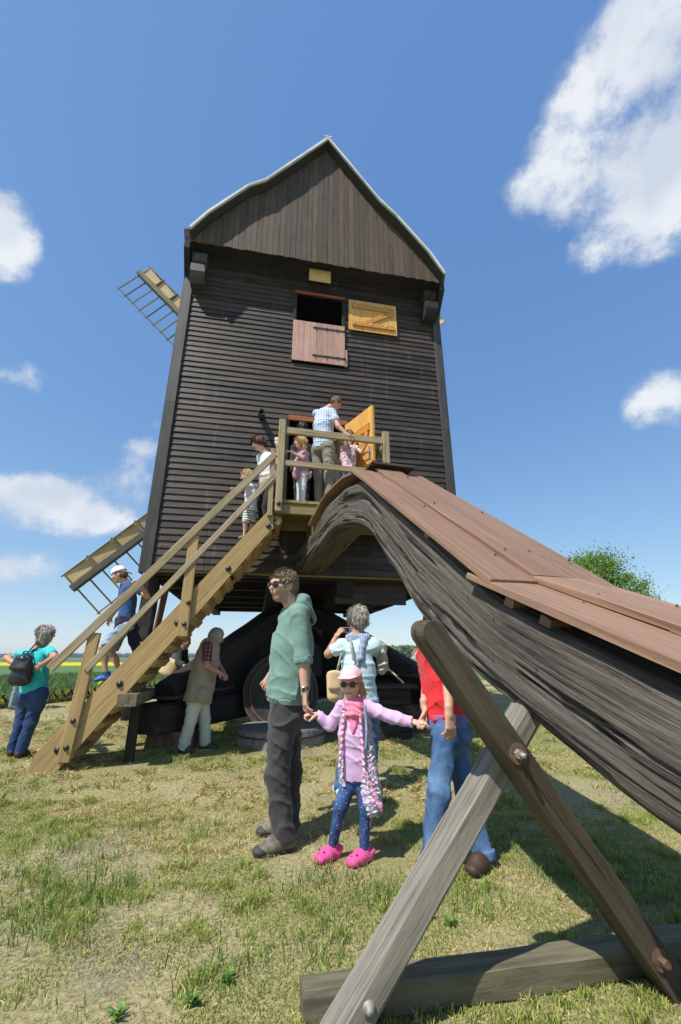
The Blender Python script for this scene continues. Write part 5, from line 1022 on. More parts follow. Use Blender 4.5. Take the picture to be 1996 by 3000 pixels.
#  ---------- woman in the red top behind the stand
J = dict(shL=Y_(1286, 1822, 3.03), shR=Y_(1270, 1822, 3.36), elL=Y_(1312, 1972, 2.88), wrL=Y_(1316, 2088, 2.80), elR=Y_(1252, 1965, 3.26), wrR=Y_(1243, 2068, 3.06), hipL=Y_(1304, 2125, 3.00), hipR=Y_(1318, 2120, 3.18), knL=Y_(1286, 2320, 2.94), knR=Y_(1366, 2320, 3.06), anL=Y_(1262, 2520, 2.93), anR=Y_(1422, 2520, 3.00), toeL=Y_(1222, 2560, 2.82), toeR=Y_(1380, 2560, 2.88))
t, base, I = figure('woman in red top and blue jeans half hidden behind the crossed stand', J, 1.0, dict(skin='skin', hair='hair_brown', top='shirt_red', bottom='jeans_blue', shoe='shoe_brown'), (Y_(1240, 1716, 3.34), (-.95, -.25, -.05), (0, 0, 1), .225), 'tee', 'trousers', None, .009, 0.0, dict(d=(.02, -.05, -1), n=(-.5, .9, 0), curl=.55, th=1), dict(d=(.02, -.05, -1), n=(-1, 0, 0), curl=.8, th=-1), 'bob', 1.0, 1.05, .95, .03, .55, None, .86, 1.1)
q = Sdf().ec(I['Pm']+I['spn']*.05, I['Pm']-I['spn']*.03, I['lat'], .176, .135, .178, .138, .02, 3); piece('undershirt', q, 'undershirt_blue', t, base, .008)
for s_ in 'LR':
    a_ = I['J']['an'+s_]; q = Sdf().rc(a_-UPV*.035, a_+UPV*.012, .062, .061, .01, True).cut(a_-UPV*.037, -UPV); piece('jeans_cuff', q, 'jeans_blue', t, base, .007)
#  ---------- woman taking a photograph
J = dict(shL=Y_(1000, 1892, 4.36), shR=Y_(1096, 1890, 4.34), elL=Y_(962, 1916, 4.42), wrL=Y_(984, 1868, 4.58), elR=Y_(1118, 1925, 4.50), wrR=Y_(1050, 1872, 4.66), hipL=Y_(1026, 2070, 4.38), hipR=Y_(1080, 2070, 4.36), knL=Y_(1018, 2190, 4.40), knR=Y_(1086, 2190, 4.38), anL=Y_(998, 2312, 4.34), anR=Y_(1080, 2312, 4.34), toeL=Y_(986, 2312, 4.52), toeR=Y_(1084, 2312, 4.52))
t, base, I = figure('grey haired woman in pale blue shirt raising a camera towards the mill', J, .96, dict(skin='skin_tan', hair='hair_grey', top='shirt_paleblue', bottom='jeans_blue', shoe='shoe_white'), (Y_(1046, 1815, 4.40), (-.45, .88, -.05), (0, 0, 1), .235), 'tee', 'trousers', None, .011, 0.0, dict(d=(.55, .1, .8), n=(.6, .6, -.2), curl=.8, th=1), dict(d=(-.6, .1, .6), n=(-.6, .6, 0), curl=.8), 'curly', 1.1, 1.1, 1.05, -.04, .62)
nk, f_, l_, Sm, Pm, sp = (I[k] for k in ('nk', 'fwd', 'lat', 'Sm', 'Pm', 'spn'))
q = Sdf(); q.rc(nk+l_*.06+UPV*.02, nk-l_*.07+UPV*.02, .062, .062, .03); q.rc(nk-l_*.06-f_*.05, Sm-sp*.12-f_*.125-l_*.02, .040, .030, .03); q.rc(Sm-sp*.12-f_*.125-l_*.02, Sm-sp*.22-f_*.125+l_*.03, .03, .022, .03); piece('scarf', q, 'scarf_striped', t, base, .009, wr=.006, wf=40)
cb = Y_(1014, 1846, 4.66); ch_ = tag(prism('camera', [(-.045, -.03), (.045, -.03), (.045, .03), (-.045, .03)], .022, 'silver', None, Matrix.Translation(cb)), 'small silver compact camera held up in both hands', 'camera'); mesh('screen', [(-.036, -.002, -.024), (.036, -.002, -.024), (.036, -.002, .024), (-.036, -.002, .024)], [(0, 1, 2, 3)], 'jacket_navy', ch_, Matrix.Translation(cb))
bg_ = root('shoulder_bag', 'cream shoulder bag hanging at the photographing woman\'s hip', 'bag', tuple(Y_(982, 2003, 4.30))); bb = np.array(bg_.location); piece('pouch', Sdf().ec(bb+UPV*.07, bb-UPV*.11, (1, .3, 0), .085, .05, .075, .05, .03), 'bag_cream', bg_, bb, .009); piece('flap', Sdf().ec(bb+UPV*.09+np.array([0, -.03, 0]), bb-UPV*.03+np.array([0, -.045, 0]), (1, .3, 0), .08, .03, .07, .028, .03), 'bag_cream', bg_, bb, .009)
strap('strap', [bb+UPV*.1-l_*.02, np.array(Y_(992, 1950, 4.26)), np.array(Y_(1001, 1915, 4.28))], .011, 'strap_grey', bg_, bb); strap('strap', [np.array(Y_(1036, 1932, 4.20)), np.array(Y_(1031, 1900, 4.21)), np.array(Y_(1027, 1874, 4.27))], .013, 'strap_grey', bg_, bb)
jk = root('carried_jacket', 'crumpled beige jacket carried over the photographing woman\'s arm', 'jacket', tuple(Y_(1120, 1920, 4.42))); jb = np.array(jk.location); piece('cloth', Sdf().ec(jb+UPV*.07, jb-UPV*.13, (0, 1, 0), .10, .05, .075, .045, .03), 'jacket_beige', jk, jb, .010, wr=.016, wf=26, fold=.008)
#  ---------- older man in the khaki waistcoat
J = dict(shR=Y_(608, 1893, 6.04), shL=Y_(622, 1893, 6.38), elR=Y_(606, 1950, 5.98), wrR=Y_(640, 1968, 6.04), elL=Y_(638, 1945, 6.44), wrL=Y_(656, 1968, 6.34), hipR=Y_(576, 2035, 6.10), hipL=Y_(590, 2035, 6.28), knR=Y_(560, 2108, 6.08), knL=Y_(600, 2104, 6.30), anR=Y_(538, 2172, 6.10), anL=Y_(604, 2166, 6.32), toeR=Y_(570, 2180, 6.08), toeL=Y_(636, 2172, 6.30))
t, base, I = figure('white haired man in khaki waistcoat stooping to look under the mill', J, .98, dict(skin='skin_red', hair='hair_white', top='plaid_red', bottom='trousers_pale', shoe='shoe_dark'), (Y_(635, 1866, 6.22), (.88, .30, -.35), (.35, 0, 1), .235), 'shirt', 'trousers', None, .012, 0.0, dict(curl=.9), dict(curl=.9), 'thin', 1.05, 1.25, 1.05, .02, .80, None, 1.08)
Sm, Pm, sp, l_, f_ = (I[k] for k in ('Sm', 'Pm', 'spn', 'lat', 'fwd')); q = Sdf(); q.ec(Sm-sp*.02, Sm-sp*.25, l_, .212, .140, .200, .170, .05); q.ec(Sm-sp*.25, Pm-sp*.09, l_, .200, .170, .228, .188, .05, 1)
vs = piece('waistcoat', q, 'vest_khaki', t, base, .011, wr=.008, wf=14, fold=.004); q = Sdf().ec(Pm+sp*.09-l_*.21+f_*.07, Pm-sp*.03-l_*.22+f_*.07, f_, .06, .03, .06, .03, .01); sdfobj('pocket', [q.build(.01)], 'vest_khaki', vs, base)
#  ---------- woman in turquoise with the black rucksack
J = dict(shL=Y_(72, 1920, 5.96), shR=Y_(146, 1908, 5.82), elL=Y_(20, 1928, 5.80), wrL=Y_(54, 1952, 5.70), elR=Y_(161, 1925, 5.62), wrR=Y_(124, 1946, 5.66), hipL=Y_(78, 2030, 5.94), hipR=Y_(116, 2030, 5.86), knL=Y_(62, 2118, 5.94), knR=Y_(90, 2118, 5.84), anL=Y_(36, 2200, 5.94), anR=Y_(60, 2200, 5.84), toeL=Y_(50, 2200, 6.10), toeR=Y_(82, 2200, 6.0))
t, base, I = figure('grey haired woman in turquoise shirt with hands on her back', J, .95, dict(skin='skin_tan', hair='hair_grey', top='shirt_turquoise', bottom='jeans_dark', shoe='shoe_brown'), (Y_(136, 1858, 5.90), (.93, .30, .02), (0, 0, 1), .228), 'tee', 'trousers', None, .012, 0.0, dict(d=(.6, .3, -.5), n=(0, 1, .1), curl=.3), dict(d=(-.75, .2, -.5), n=(0, 1, .1), curl=.3), 'bob', 1.12, 1.15, 1.08, -.05, .62, None, 1.05)
rk = root('rucksack', 'small black leather rucksack worn on a turquoise shirt', 'rucksack', tuple(Y_(66, 1958, 5.66))); rb = np.array(rk.location); q = Sdf(); q.ec(rb+UPV*.10, rb-UPV*.13, (1, .1, 0), .105, .075, .135, .085, .04); piece('sack', q, 'leather_black', rk, rb, .009, wr=.008, wf=24)
piece('flap', Sdf().ec(rb+UPV*.13+np.array([0, -.02, 0]), rb+UPV*.0+np.array([0, -.075, 0]), (1, .1, 0), .10, .035, .115, .03, .03), 'leather_black', rk, rb, .009); strap('strap', [rb+UPV*.16+np.array([.03, .03, 0]), np.array(Y_(95, 1905, 5.80)), np.array(Y_(128, 1892, 5.80))], .009, 'leather_black', rk, rb); strap('strap', [rb+UPV*.16+np.array([.0, .03, 0]), np.array(Y_(82, 1912, 5.76)), np.array(Y_(104, 1886, 5.80))], .009, 'leather_black', rk, rb)
strap('grab_loop', [rb+np.array([-.035, 0, .15]), rb+np.array([-.03, 0, .20]), rb+np.array([.03, 0, .20]), rb+np.array([.035, 0, .15])], .008, 'leather_black', rk, rb)
#  ---------- person bending beyond her, of whom a leg shows
J = dict(shL=Y_(84, 1925, 11.0), shR=Y_(92, 1925, 10.65), elL=Y_(84, 1962, 11.1), wrL=Y_(60, 1985, 11.0), elR=Y_(80, 1962, 10.6), wrR=Y_(45, 1990, 10.7), hipL=Y_(60, 1985, 11.1), hipR=Y_(58, 1985, 10.85), knL=Y_(60, 2028, 11.1), knR=Y_(46, 2028, 10.85), anL=Y_(62, 2068, 11.1), anR=Y_(34, 2068, 10.9), toeL=Y_(80, 2070, 11.05), toeR=Y_(50, 2072, 10.8))
figure('person in light jeans bending down by the lattice fence', J, .95, dict(skin='skin', hair='hair_brown', top='jacket_beige', bottom='jeans_light', shoe='shoe_dark'), (Y_(104, 1915, 10.8), (.9, -.2, -.3), (.3, 0, 1), .22), 'tee', 'trousers', None, .022, 0.0, None, None, 'short')
#  ---------- man in the dark jacket beyond the cross beam
J = dict(shR=Y_(528, 1908, 8.6), shL=Y_(540, 1908, 8.95), elR=Y_(522, 1942, 8.5), wrR=Y_(540, 1950, 8.4), elL=Y_(545, 1942, 9.0), wrL=Y_(552, 1950, 8.8), hipR=Y_(508, 1990, 8.65), hipL=Y_(515, 1990, 8.85), knR=Y_(512, 2040, 8.6), knL=Y_(520, 2040, 8.85), anR=Y_(505, 2088, 8.65), anL=Y_(515, 2086, 8.85), toeR=Y_(525, 2092, 8.6), toeL=Y_(536, 2090, 8.8))
t, base, I = figure('man in dark jacket glimpsed under the stairs beyond the mill beams', J, 1.0, dict(skin='skin_red', hair='hair_brown', top='jacket_dark', bottom='trousers_dark', shoe='shoe_dark'), (Y_(545, 1880, 8.75), (.95, -.1, -.1), (.1, 0, 1), .235), 'jacket', 'trousers', None, .014, 0.0, None, None, 'short', 1, 1.1, 1, 0, 1.9)
pb = root('cream_bag', 'cream shoulder bag at the side of the man in dark jacket', 'bag', tuple(Y_(490, 1955, 8.5))); q0 = np.array(pb.location); piece('pouch', Sdf().ec(q0+UPV*.09+np.array([.05, 0, 0]), q0-UPV*.09, (1, 0, .3), .17, .07, .15, .07, .03), 'bag_cream', pb, q0, .014)
#  ---------- boy coming down the stairs
Lc = atL
J = dict(shL=Lc(392, 1716, -.62), shR=Lc(366, 1714, -.34), elL=Lc(432, 1748, -.72), wrL=Lc(412, 1712, -.88), elR=Lc(352, 1770, -.26), wrR=Lc(326, 1808, -.30), hipL=Lc(376, 1830, -.58), hipR=Lc(362, 1828, -.42), knL=Lc(300, 1896, -.60), knR=Lc(326, 1908, -.40), anL=Lc(312, 1980, -.58), anR=Lc(352, 1968, -.40), toeL=Lc(276, 2008, -.60), toeR=Lc(322, 1992, -.42))
t, base, I = figure('boy in back to front white cap and blue shirt descending the stairs', J, .84, dict(skin='skin', hair='hair_brown', top='polo_blue', bottom='jeans_light', shoe='shoe_blue'), (Lc(348, 1684, -.50), (-.93, -.25, -.30), (-.25, 0, 1), .215), 'tee', 'shorts', None, .011, None, dict(d=(-.75, -.35, .5), n=(-.3, -.2, -1), curl=1.1, th=-1), dict(curl=.8), 'short', 1, 1, .95, .0, .62, capped=True)
cap(I, 'cap_white', t, base, 1, True, .22)
Pm, sp, l_, f_ = (I[k] for k in ('Pm', 'spn', 'lat', 'fwd')); q = Sdf(); q.ec(Pm+sp*.10, Pm+sp*.0, l_, .155, .115, .17, .13, .03, 3); q.ec(Pm+l_*.12-f_*.02, Pm+l_*.12-f_*.15-UPV*.30, f_, .08, .05, .07, .03, .03); q.ec(Pm+f_*.10+l_*.04, Pm+f_*.13-UPV*.14, l_, .05, .03, .03, .02, .03); piece('tied_jacket', q, 'jacket_navy', t, base, .011, wr=.010, wf=22, fold=.004)
for s_ in 'LR':
    a_ = I['J']['an'+s_]; piece('sock', Sdf().rc(a_-UPV*.02, a_+UPV*.055, .040, .040, .01, True), 'jeans_dark', t, base, .008); fo = unit(I['J']['toe'+s_]-a_); piece('shoe_flash', Sdf().el(a_+fo*.06-UPV*.03, fo, UPV, .043, .05, .030), 'shoe_lime', t, base, .007)
#  ---------- toddler and red haired woman on the stairs
GRP = None
J = dict(shL=Lc(722, 1424, -.72), shR=Lc(748, 1426, -.50), elL=Lc(704, 1440, -.80), wrL=Lc(692, 1433, -.90), elR=Lc(758, 1452, -.46), wrR=Lc(752, 1478, -.46), hipL=Lc(728, 1492, -.66), hipR=Lc(742, 1492, -.54), knL=Lc(720, 1532, -.68), knR=Lc(738, 1528, -.54), anL=Lc(716, 1572, -.66), anR=Lc(738, 1564, -.54), toeL=Lc(700, 1584, -.70), toeR=Lc(722, 1576, -.58))
figure('blond toddler in white top and striped bottoms clutching the stair rail', J, .60, dict(skin='skin_fair', hair='hair_blonde', top='shirt_white', bottom='skirt_striped', shoe='shoe_tan'), (Lc(722, 1393, -.64), (-.85, -.1, -.35), (-.2, 0, 1), .20), 'tee', 'skirt', None, .010, None, dict(d=(-.7, -.5, .1), n=(0, 0, -1), curl=1.1), None, 'short', 1, 1.15, 1.0, -.05, .45)
J = dict(shL=Lc(802, 1338, -.64), shR=Lc(764, 1340, -.36), elL=Lc(822, 1366, -.70), wrL=Lc(813, 1302, -.80), elR=Lc(768, 1388, -.30), wrR=Lc(778, 1420, -.40), hipL=Lc(798, 1420, -.58), hipR=Lc(780, 1420, -.42), knL=Lc(782, 1482, -.62), knR=Lc(768, 1480, -.46), anL=Lc(790, 1548, -.58), anR=Lc(772, 1560, -.44), toeL=Lc(770, 1558, -.64), toeR=Lc(750, 1570, -.52))
t, base, I = figure('woman with curly dark red hair in white top stepping onto the stairs', J, .95, dict(skin='skin_fair', hair='hair_red', top='shirt_white', bottom='trousers_dark', shoe='shoe_dark'), (Lc(757, 1300, -.52), (-.82, -.42, -.42), (-.2, -.1, 1), .225), 'tee', 'trousers', None, .012, None, dict(d=(-.1, -.2, 1), n=(.2, 1, 0), curl=1.0), None, 'curly', 1.05, 1.05, 1.0, .02, .5)
Pm, sp, l_, f_ = (I[k] for k in ('Pm', 'spn', 'lat', 'fwd')); piece('tied_cardigan', Sdf().ec(Pm+sp*.12, Pm-sp*.05, l_, .17, .135, .185, .15, .03, 3), 'jacket_beige', t, base, .011, wr=.014, wf=24, fold=.006)
#  ---------- people on the landing
DZF = DZ
J = dict(shL=Lc(897, 1330, -.82), shR=Lc(880, 1330, -.62), elL=Lc(886, 1342, -.90), wrL=Lc(853, 1323, -.94), elR=Lc(868, 1350, -.56), wrR=Lc(864, 1378, -.60), hipL=Lc(890, 1386, -.78), hipR=Lc(882, 1386, -.66), knL=Lc(888, 1424, -.78), knR=Lc(878, 1424, -.66), anL=Lc(888, 1452, -.78), anR=Lc(876, 1452, -.66), toeL=Lc(874, 1455, -.82), toeR=Lc(862, 1455, -.70))
figure('girl with long blond hair in mauve tunic reaching for the landing post', J, .68, dict(skin='skin_fair', hair='hair_blonde', top='tunic_mauve', bottom='jeans_white', shoe='shoe_white'), (Lc(880, 1296, -.74), (-.88, -.38, -.10), (0, 0, 1), .20), 'tunic', 'leggings', None, .011, DZF, dict(d=(-1, -.1, .1), n=(0, 0, -1), curl=.8), None, 'long', 1, 1.1, 1.0, -.16, .3, None, 1.1, 1.05)
J = dict(shL=Lc(862, 1312, -.20), shR=Lc(905, 1312, -.20), elL=Lc(858, 1350, -.20), wrL=Lc(860, 1385, -.25), elR=Lc(912, 1350, -.20), wrR=Lc(912, 1385, -.25), hipL=Lc(874, 1390, -.20), hipR=Lc(896, 1390, -.20), knL=Lc(874, 1430, -.20), knR=Lc(896, 1430, -.20), anL=Lc(874, 1460, -.2), anR=Lc(896, 1460, -.2), toeL=Lc(872, 1460, -.05), toeR=Lc(898, 1460, -.05))
figure('black haired person going in through the mill door', J, .85, dict(skin='skin', hair='hair_black', top='jacket_dark', bottom='trousers_dark', shoe='shoe_dark'), (Lc(885, 1256, -.22), (-.3, .9, -.1), (0, 0, 1), .22), 'jacket', 'trousers', None, .014, DZF, None, None, 'bob', 1, 1, 1, 0, 1.9)
J = dict(shL=Lc(928, 1212, -.44), shR=Lc(972, 1208, -.76), elL=Lc(948, 1262, -.26), wrL=Lc(978, 1290, -.30), elR=Lc(992, 1250, -.88), wrR=Lc(1016, 1272, -.95), hipL=Lc(932, 1310, -.52), hipR=Lc(962, 1308, -.68), knL=Lc(934, 1388, -.50), knR=Lc(966, 1388, -.68), anL=Lc(936, 1452, -.50), anR=Lc(962, 1452, -.68), toeL=Lc(945, 1452, -.36), toeR=Lc(975, 1452, -.52))
figure('man in blue checked shirt leaning on the landing rail', J, 1.0, dict(skin='skin_red', hair='hair_brown', top='check_blue', bottom='trousers_grey', shoe='shoe_tan'), (Lc(984, 1182, -.66), (.80, .35, -.40), (.35, 0, 1), .235), 'shirt', 'trousers', None, .012, DZF, dict(curl=.6), dict(d=(.8, -.1, -.35), n=(0, 0, -1), curl=.55), 'short', 1, 1.15, 1.05, -.06, .62, None, 1.05, 1.06)
J = dict(shL=Lc(1002, 1314, -.58), shR=Lc(1044, 1312, -.62), elL=Lc(998, 1348, -.60), wrL=Lc(1003, 1370, -.55), elR=Lc(1060, 1326, -.74), wrR=Lc(1078, 1296, -.92), hipL=Lc(1010, 1378, -.60), hipR=Lc(1032, 1378, -.62), knL=Lc(1010, 1420, -.60), knR=Lc(1032, 1420, -.62), anL=Lc(1010, 1450, -.6), anR=Lc(1032, 1450, -.62), toeL=Lc(1010, 1450, -.46), toeR=Lc(1034, 1450, -.48))
figure('girl in red and white flowered top holding the landing rail', J, .66, dict(skin='skin_fair', hair='hair_brown', top='floral', bottom='jeans_blue', shoe='shoe_dark'), (Lc(1024, 1278, -.60), (.2, .95, -.1), (0, 0, 1), .20), 'tee', 'leggings', None, .011, DZF, None, dict(d=(.4, -.4, .5), n=(.2, -.3, -1), curl=1.0), 'short', 1, 1.1, 1.05, -.10, .35, None, 1.1, 1.08)
J = dict(shL=Lc(985, 1336, -.40), shR=Lc(1004, 1336, -.28), elL=Lc(982, 1362, -.42), wrL=Lc(984, 1385, -.42), elR=Lc(1008, 1362, -.28), wrR=Lc(1006, 1385, -.30), hipL=Lc(988, 1388, -.40), hipR=Lc(1000, 1388, -.30), knL=Lc(988, 1424, -.40), knR=Lc(1000, 1424, -.3), anL=Lc(988, 1450, -.4), anR=Lc(1000, 1450, -.3), toeL=Lc(982, 1450, -.48), toeR=Lc(994, 1450, -.4))
figure('small fair haired child squeezed between the checked shirt and flowered top', J, .58, dict(skin='skin_fair', hair='hair_blonde', top='shirt_white', bottom='jeans_white', shoe='shoe_dark'), (Lc(995, 1308, -.35), (.6, .6, -.1), (0, 0, 1), .195), 'tee', 'leggings', None, .014, DZF, None, None, 'long', 1, 1.1, 1, -.05, .5)
#  ---------- someone inside at the upper hatch
Jz = 6.26
def ip(x, y, z): return L2W(x, y, z)
J = dict(shL=ip(.25, .85, 7.30), shR=ip(-.12, .85, 7.30), elL=ip(.32, .85, 7.05), wrL=ip(.25, .7, 6.9), elR=ip(-.2, .85, 7.05), wrR=ip(-.1, .7, 6.9), hipL=ip(.16, .85, 6.95), hipR=ip(-.04, .85, 6.95), knL=ip(.16, .8, 6.62), knR=ip(-.04, .8, 6.62), anL=ip(.16, .85, 6.35), anR=ip(-.04, .85, 6.35), toeL=ip(.16, .7, 6.3), toeR=ip(-.04, .7, 6.3))
t, base, I = figure('person in pale blue cap just showing inside the upper hatch', J, .72, dict(skin='skin', hair='hair_brown', top='shirt_paleblue', bottom='trousers_dark', shoe='shoe_dark'), (ip(.05, .80, 7.50), (.1, -.9, -.3), (0, 0, 1), .20), 'tee', 'trousers', None, .016, Jz, None, None, 'short'); cap(I, 'shirt_paleblue', t, base)
# ------------------------------------------------------------------ grass and weeds
def blades(name, X, Y, hgt, wid, lean, C, label, cat, z0=0.0, two=False):
    n = len(X); q = np.random.default_rng(len(name)); a = q.uniform(0, 6.283, n); dx, dy = np.cos(a), np.sin(a); b_ = q.uniform(0, 6.283, n); lx, ly = np.cos(b_)*lean, np.sin(b_)*lean
    z = np.full(n, z0)
    p0 = np.stack([X-dx*wid/2, Y-dy*wid/2, z], 1); p1 = np.stack([X+dx*wid/2, Y+dy*wid/2, z], 1)
    hm = hgt*.55; p2 = np.stack([X+dx*wid*.4+lx*.35*hgt, Y+dy*wid*.4+ly*.35*hgt, z+hm], 1); p3 = np.stack([X-dx*wid*.4+lx*.35*hgt, Y-dy*wid*.4+ly*.35*hgt, z+hm], 1)
    fall = np.sqrt(np.clip(1-np.clip(lean, 0, .95)**2, .05, 1)); p4 = np.stack([X+lx*hgt, Y+ly*hgt, z+hm+hgt*.45*fall*q.uniform(.5, 1, n)], 1)
    V = np.stack([p0, p1, p2, p3, p4], 1).reshape(-1, 3); i = np.arange(n)*5
    if two: V = np.stack([p0, p1, (p2+p3)/2+(p4-(p2+p3)/2)*.15, p4], 1).reshape(-1, 3); i = np.arange(n)*4; T = np.stack([np.stack([i, i+1, i+2], 1), np.stack([i+1, i+3, i+2], 1)], 1).reshape(-1, 3); kk_ = 4
    else: T = np.stack([np.stack([i, i+1, i+2], 1), np.stack([i, i+2, i+3], 1), np.stack([i+3, i+2, i+4], 1)], 1).reshape(-1, 3); kk_ = 5
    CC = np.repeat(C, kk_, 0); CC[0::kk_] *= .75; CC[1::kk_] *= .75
    me = npmesh(name, V, T, 'blade', CC); o = link(bpy.data.objects.new(name, me)); kind(o, 'stuff'); o['label'] = label; o['category'] = cat; return o
def scatter(n, y0, y1, power=1.0, margin=1.15):
    Y = y0+(y1-y0)*rng.random(n)**power; X = (rng.random(n)*2-1)*(.80*margin*Y*1.02+.4); return X, Y
def lawnmask(X, Y):
    g = fbm(X*.9+50, Y*.9+50, 4, 61); g2 = fbm(X*3.1+20, Y*3.1+20, 3, 71); fine = fbm(X*9+5, Y*9+5, 2, 81); bare = fbm(X*1.3+90, Y*1.3+33, 4, 91)
    return g, g2, fine, bare
def lawn(n, y0, y1, name, hs_, ws_, power):
    X, Y = scatter(n, y0, y1, power); g, g2, fine, bare = lawnmask(X, Y)
    path = np.exp(-((X-(-.1+.12*Y))/.9)**2)*np.clip((4.2-Y)/2.4, 0, 1)     # trodden patch in front of the stand
    dens = np.clip(1.25-np.clip((bare-.50)/.10, 0, 1)*.85-path*.38+np.clip((g2-.5)*2.2, -.4, .5), .06, 1); keep = rng.random(n) < dens; X, Y, g, g2, fine, bare = (q[keep] for q in (X, Y, g, g2, fine, bare)); n = len(X)
    inn = X > fenceX(Y)+.1; X, Y, g, g2, fine = (q[inn] for q in (X, Y, g, g2, fine)); n = len(X)
    gr = np.clip((g-.36)/.18+.12*np.clip(X-.1, -1, 2)+(g2-.5)*1.8, .30, 1)*.88; isg = rng.random(n) < gr
    straw = np.array([.64, .535, .285])*(.55+.75*rng.random((n, 1)))*np.array([1, .97, .9])**rng.uniform(0, 2, (n, 1)); green = np.array([.235, .335, .065])*(.55+.9*rng.random((n, 1))); yel = np.array([.43, .44, .125])*(.7+.6*rng.random((n, 1)))
    C = np.where(isg[:, None], np.where(rng.random((n, 1)) < .5, yel, green), straw)
    tuft = np.clip((fine-.45)*5, .35, 1.9); hgt = hs_*tuft*np.where(isg, rng.uniform(.5, 1.25, n), rng.uniform(.35, 1.1, n)); lean = np.where(isg, rng.uniform(.1, .75, n), rng.uniform(.5, 1.6, n))
    flat = (~isg) & (rng.random(n) < .35); hgt = np.where(flat, hgt*.55, hgt); lean = np.where(flat, rng.uniform(1.6, 3.2, n), lean)
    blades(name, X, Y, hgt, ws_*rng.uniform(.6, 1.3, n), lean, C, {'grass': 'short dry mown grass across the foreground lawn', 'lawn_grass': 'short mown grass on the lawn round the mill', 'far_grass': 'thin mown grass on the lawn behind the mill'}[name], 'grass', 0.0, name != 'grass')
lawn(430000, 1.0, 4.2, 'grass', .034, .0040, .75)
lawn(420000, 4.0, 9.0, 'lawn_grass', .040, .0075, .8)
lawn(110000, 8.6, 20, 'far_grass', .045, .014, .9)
n = 52000; Y = rng.uniform(9.5, 30, n); X = fenceX(Y)-.05-rng.random(n)**1.3*14; mk = X > -.9*Y-1.5; X, Y = X[mk], Y[mk]; n = len(X)
C = np.array([.12, .20, .065])*(.6+.8*rng.random((n, 1))); yl = rng.random(n) < .018; C[yl] = (.70, .60, .03)
blades('crop_plants', X, Y, rng.uniform(.18, .40, n), rng.uniform(.015, .03, n), rng.uniform(.1, .6, n), C, 'green crop growing in the field beyond the fence', 'crop')
n = 1500; Y = rng.uniform(9.2, 20, n); X = fenceX(Y)+rng.normal(-.15, .12, n); C = np.where(rng.random((n, 1)) < .5, np.array([.75, .62, .02]), np.array([.13, .22, .05])); blades('fence_flowers', X, Y, rng.uniform(.1, .42, n), np.full(n, .03), rng.uniform(.1, .5, n), C, 'yellow flowers and grass along the low fence', 'flowers')
# green tufts and broad-leaved weeds that stand out one by one
def tuft(name, label, pos, n, hgt, w_, col, spread, lean, group):
    q = np.random.default_rng(int(abs(pos[0])*1000+pos[1]*77)); X = q.normal(0, spread, n); Y = q.normal(0, spread, n); a = q.uniform(0, 6.28, n); VV = []; CC = []; FF = []
    for i in range(n):
        L = hgt*q.uniform(.5, 1.15); ln = lean*q.uniform(.4, 1.3); dx, dy = math.cos(a[i]), math.sin(a[i]); sx, sy = -dy, dx; b0 = len(VV); c = np.array(col)*q.uniform(.6, 1.4)
        for k, (f, ww) in enumerate(((0, .35), (.4, 1), (.75, .8), (1, .05))): r_ = ln*L*f**1.4; z = L*f*(1-.35*ln*f); VV += [(X[i]+dx*r_-sx*w_*ww/2, Y[i]+dy*r_-sy*w_*ww/2, z), (X[i]+dx*r_+sx*w_*ww/2, Y[i]+dy*r_+sy*w_*ww/2, z)]; CC += [c, c]
        FF += [(b0+2*k, b0+2*k+1, b0+2*k+3, b0+2*k+2) for k in range(3)]
    me = npmesh(name, np.array(VV), np.array(FF), 'leaf', np.array(CC)); o = link(bpy.data.objects.new(name, me), None, Matrix.Translation((pos[0], pos[1], 0))); tag(o, label, 'plant' if 'weed' in name else 'grass', group); return o
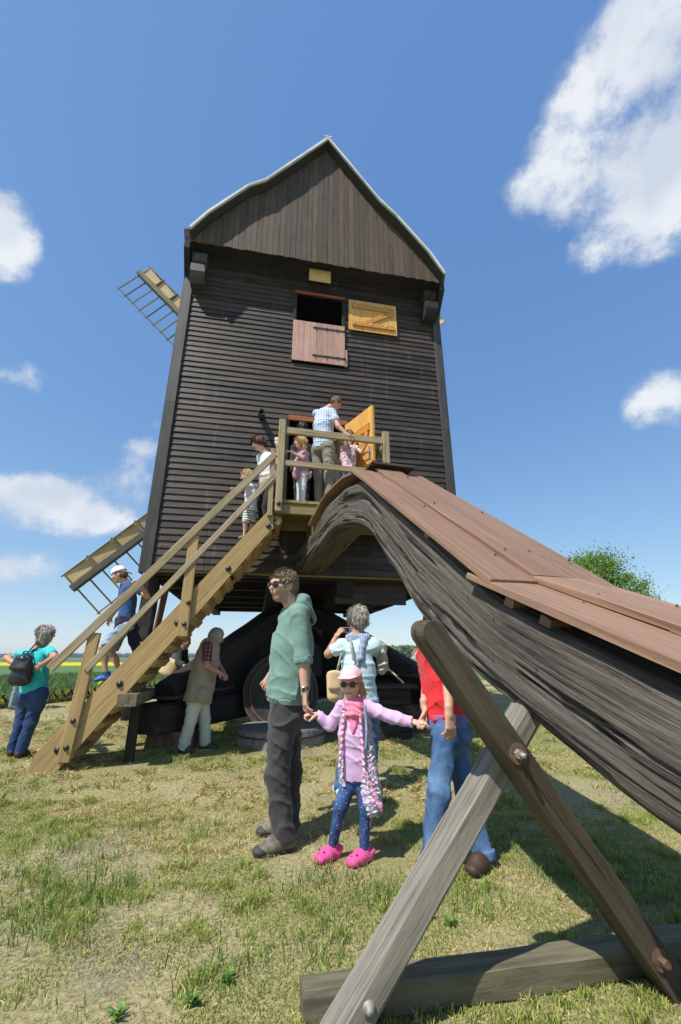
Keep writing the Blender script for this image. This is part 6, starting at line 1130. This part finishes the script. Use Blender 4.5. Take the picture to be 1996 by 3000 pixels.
for i, (px, py) in enumerate(((670, 2875), (560, 2945), (345, 2985), (1250, 2690), (1320, 2710))):
    tuft('weed_plant', 'leafy green weed growing low in the dry lawn', onG(px, py), 46, .036, .010, (.17, .30, .07), .010, .9, 'weeds in the lawn')
TX, TY = [], []
for i, (px, py) in enumerate(((110, 2660), (160, 2620), (70, 2740), (300, 2640), (285, 2560), (1090, 2640), (1130, 2610), (1650, 2590), (1630, 2560), (880, 2600), (1400, 2640), (590, 2430), (940, 2780), (640, 2860), (60, 2560), (1960, 2640), (1880, 2560), (430, 2420), (1000, 2560), (1500, 2480), (1750, 2480), (220, 2480), (350, 2600))):
    g = onG(px, py); k = 110; TX.append(g.x+rng.normal(0, .10, k)); TY.append(g.y+rng.normal(0, .10, k))
TX = np.concatenate(TX); TY = np.concatenate(TY); n = len(TX); C = np.array([.15, .25, .055])*(.55+.9*rng.random((n, 1)))
blades('tall_grass', TX, TY, rng.uniform(.03, .095, n), rng.uniform(.003, .0055, n), rng.uniform(.15, .8, n), C, 'taller green tufts of grass rising from the mown lawn', 'grass')

# ------------------------------------------------------------------ summer air
hzm = bpy.data.materials.new('summer_haze'); hzm.use_nodes = True; hzm.node_tree.nodes.clear(); MATS['summer_haze'] = hzm
pv = hzm.node_tree.nodes.new('ShaderNodeVolumePrincipled'); pv.inputs['Color'].default_value = (.80, .88, 1, 1); pv.inputs['Density'].default_value = .00035; pv.inputs['Anisotropy'].default_value = .2
ho = hzm.node_tree.nodes.new('ShaderNodeOutputMaterial'); hzm.node_tree.links.new(pv.outputs[0], ho.inputs['Volume'])
hx0, hx1, hy0, hy1, hz0, hz1 = -2600, 2600, -100, 4100, -1.1, 17.5
hz = mesh('haze', [(x, y, z) for z in (hz0, hz1) for x, y in ((hx0, hy0), (hx1, hy0), (hx1, hy1), (hx0, hy1))], [(3, 2, 1, 0), (4, 5, 6, 7), (0, 1, 5, 4), (1, 2, 6, 5), (2, 3, 7, 6), (3, 0, 4, 7)], 'summer_haze'); kind(hz, 'stuff')
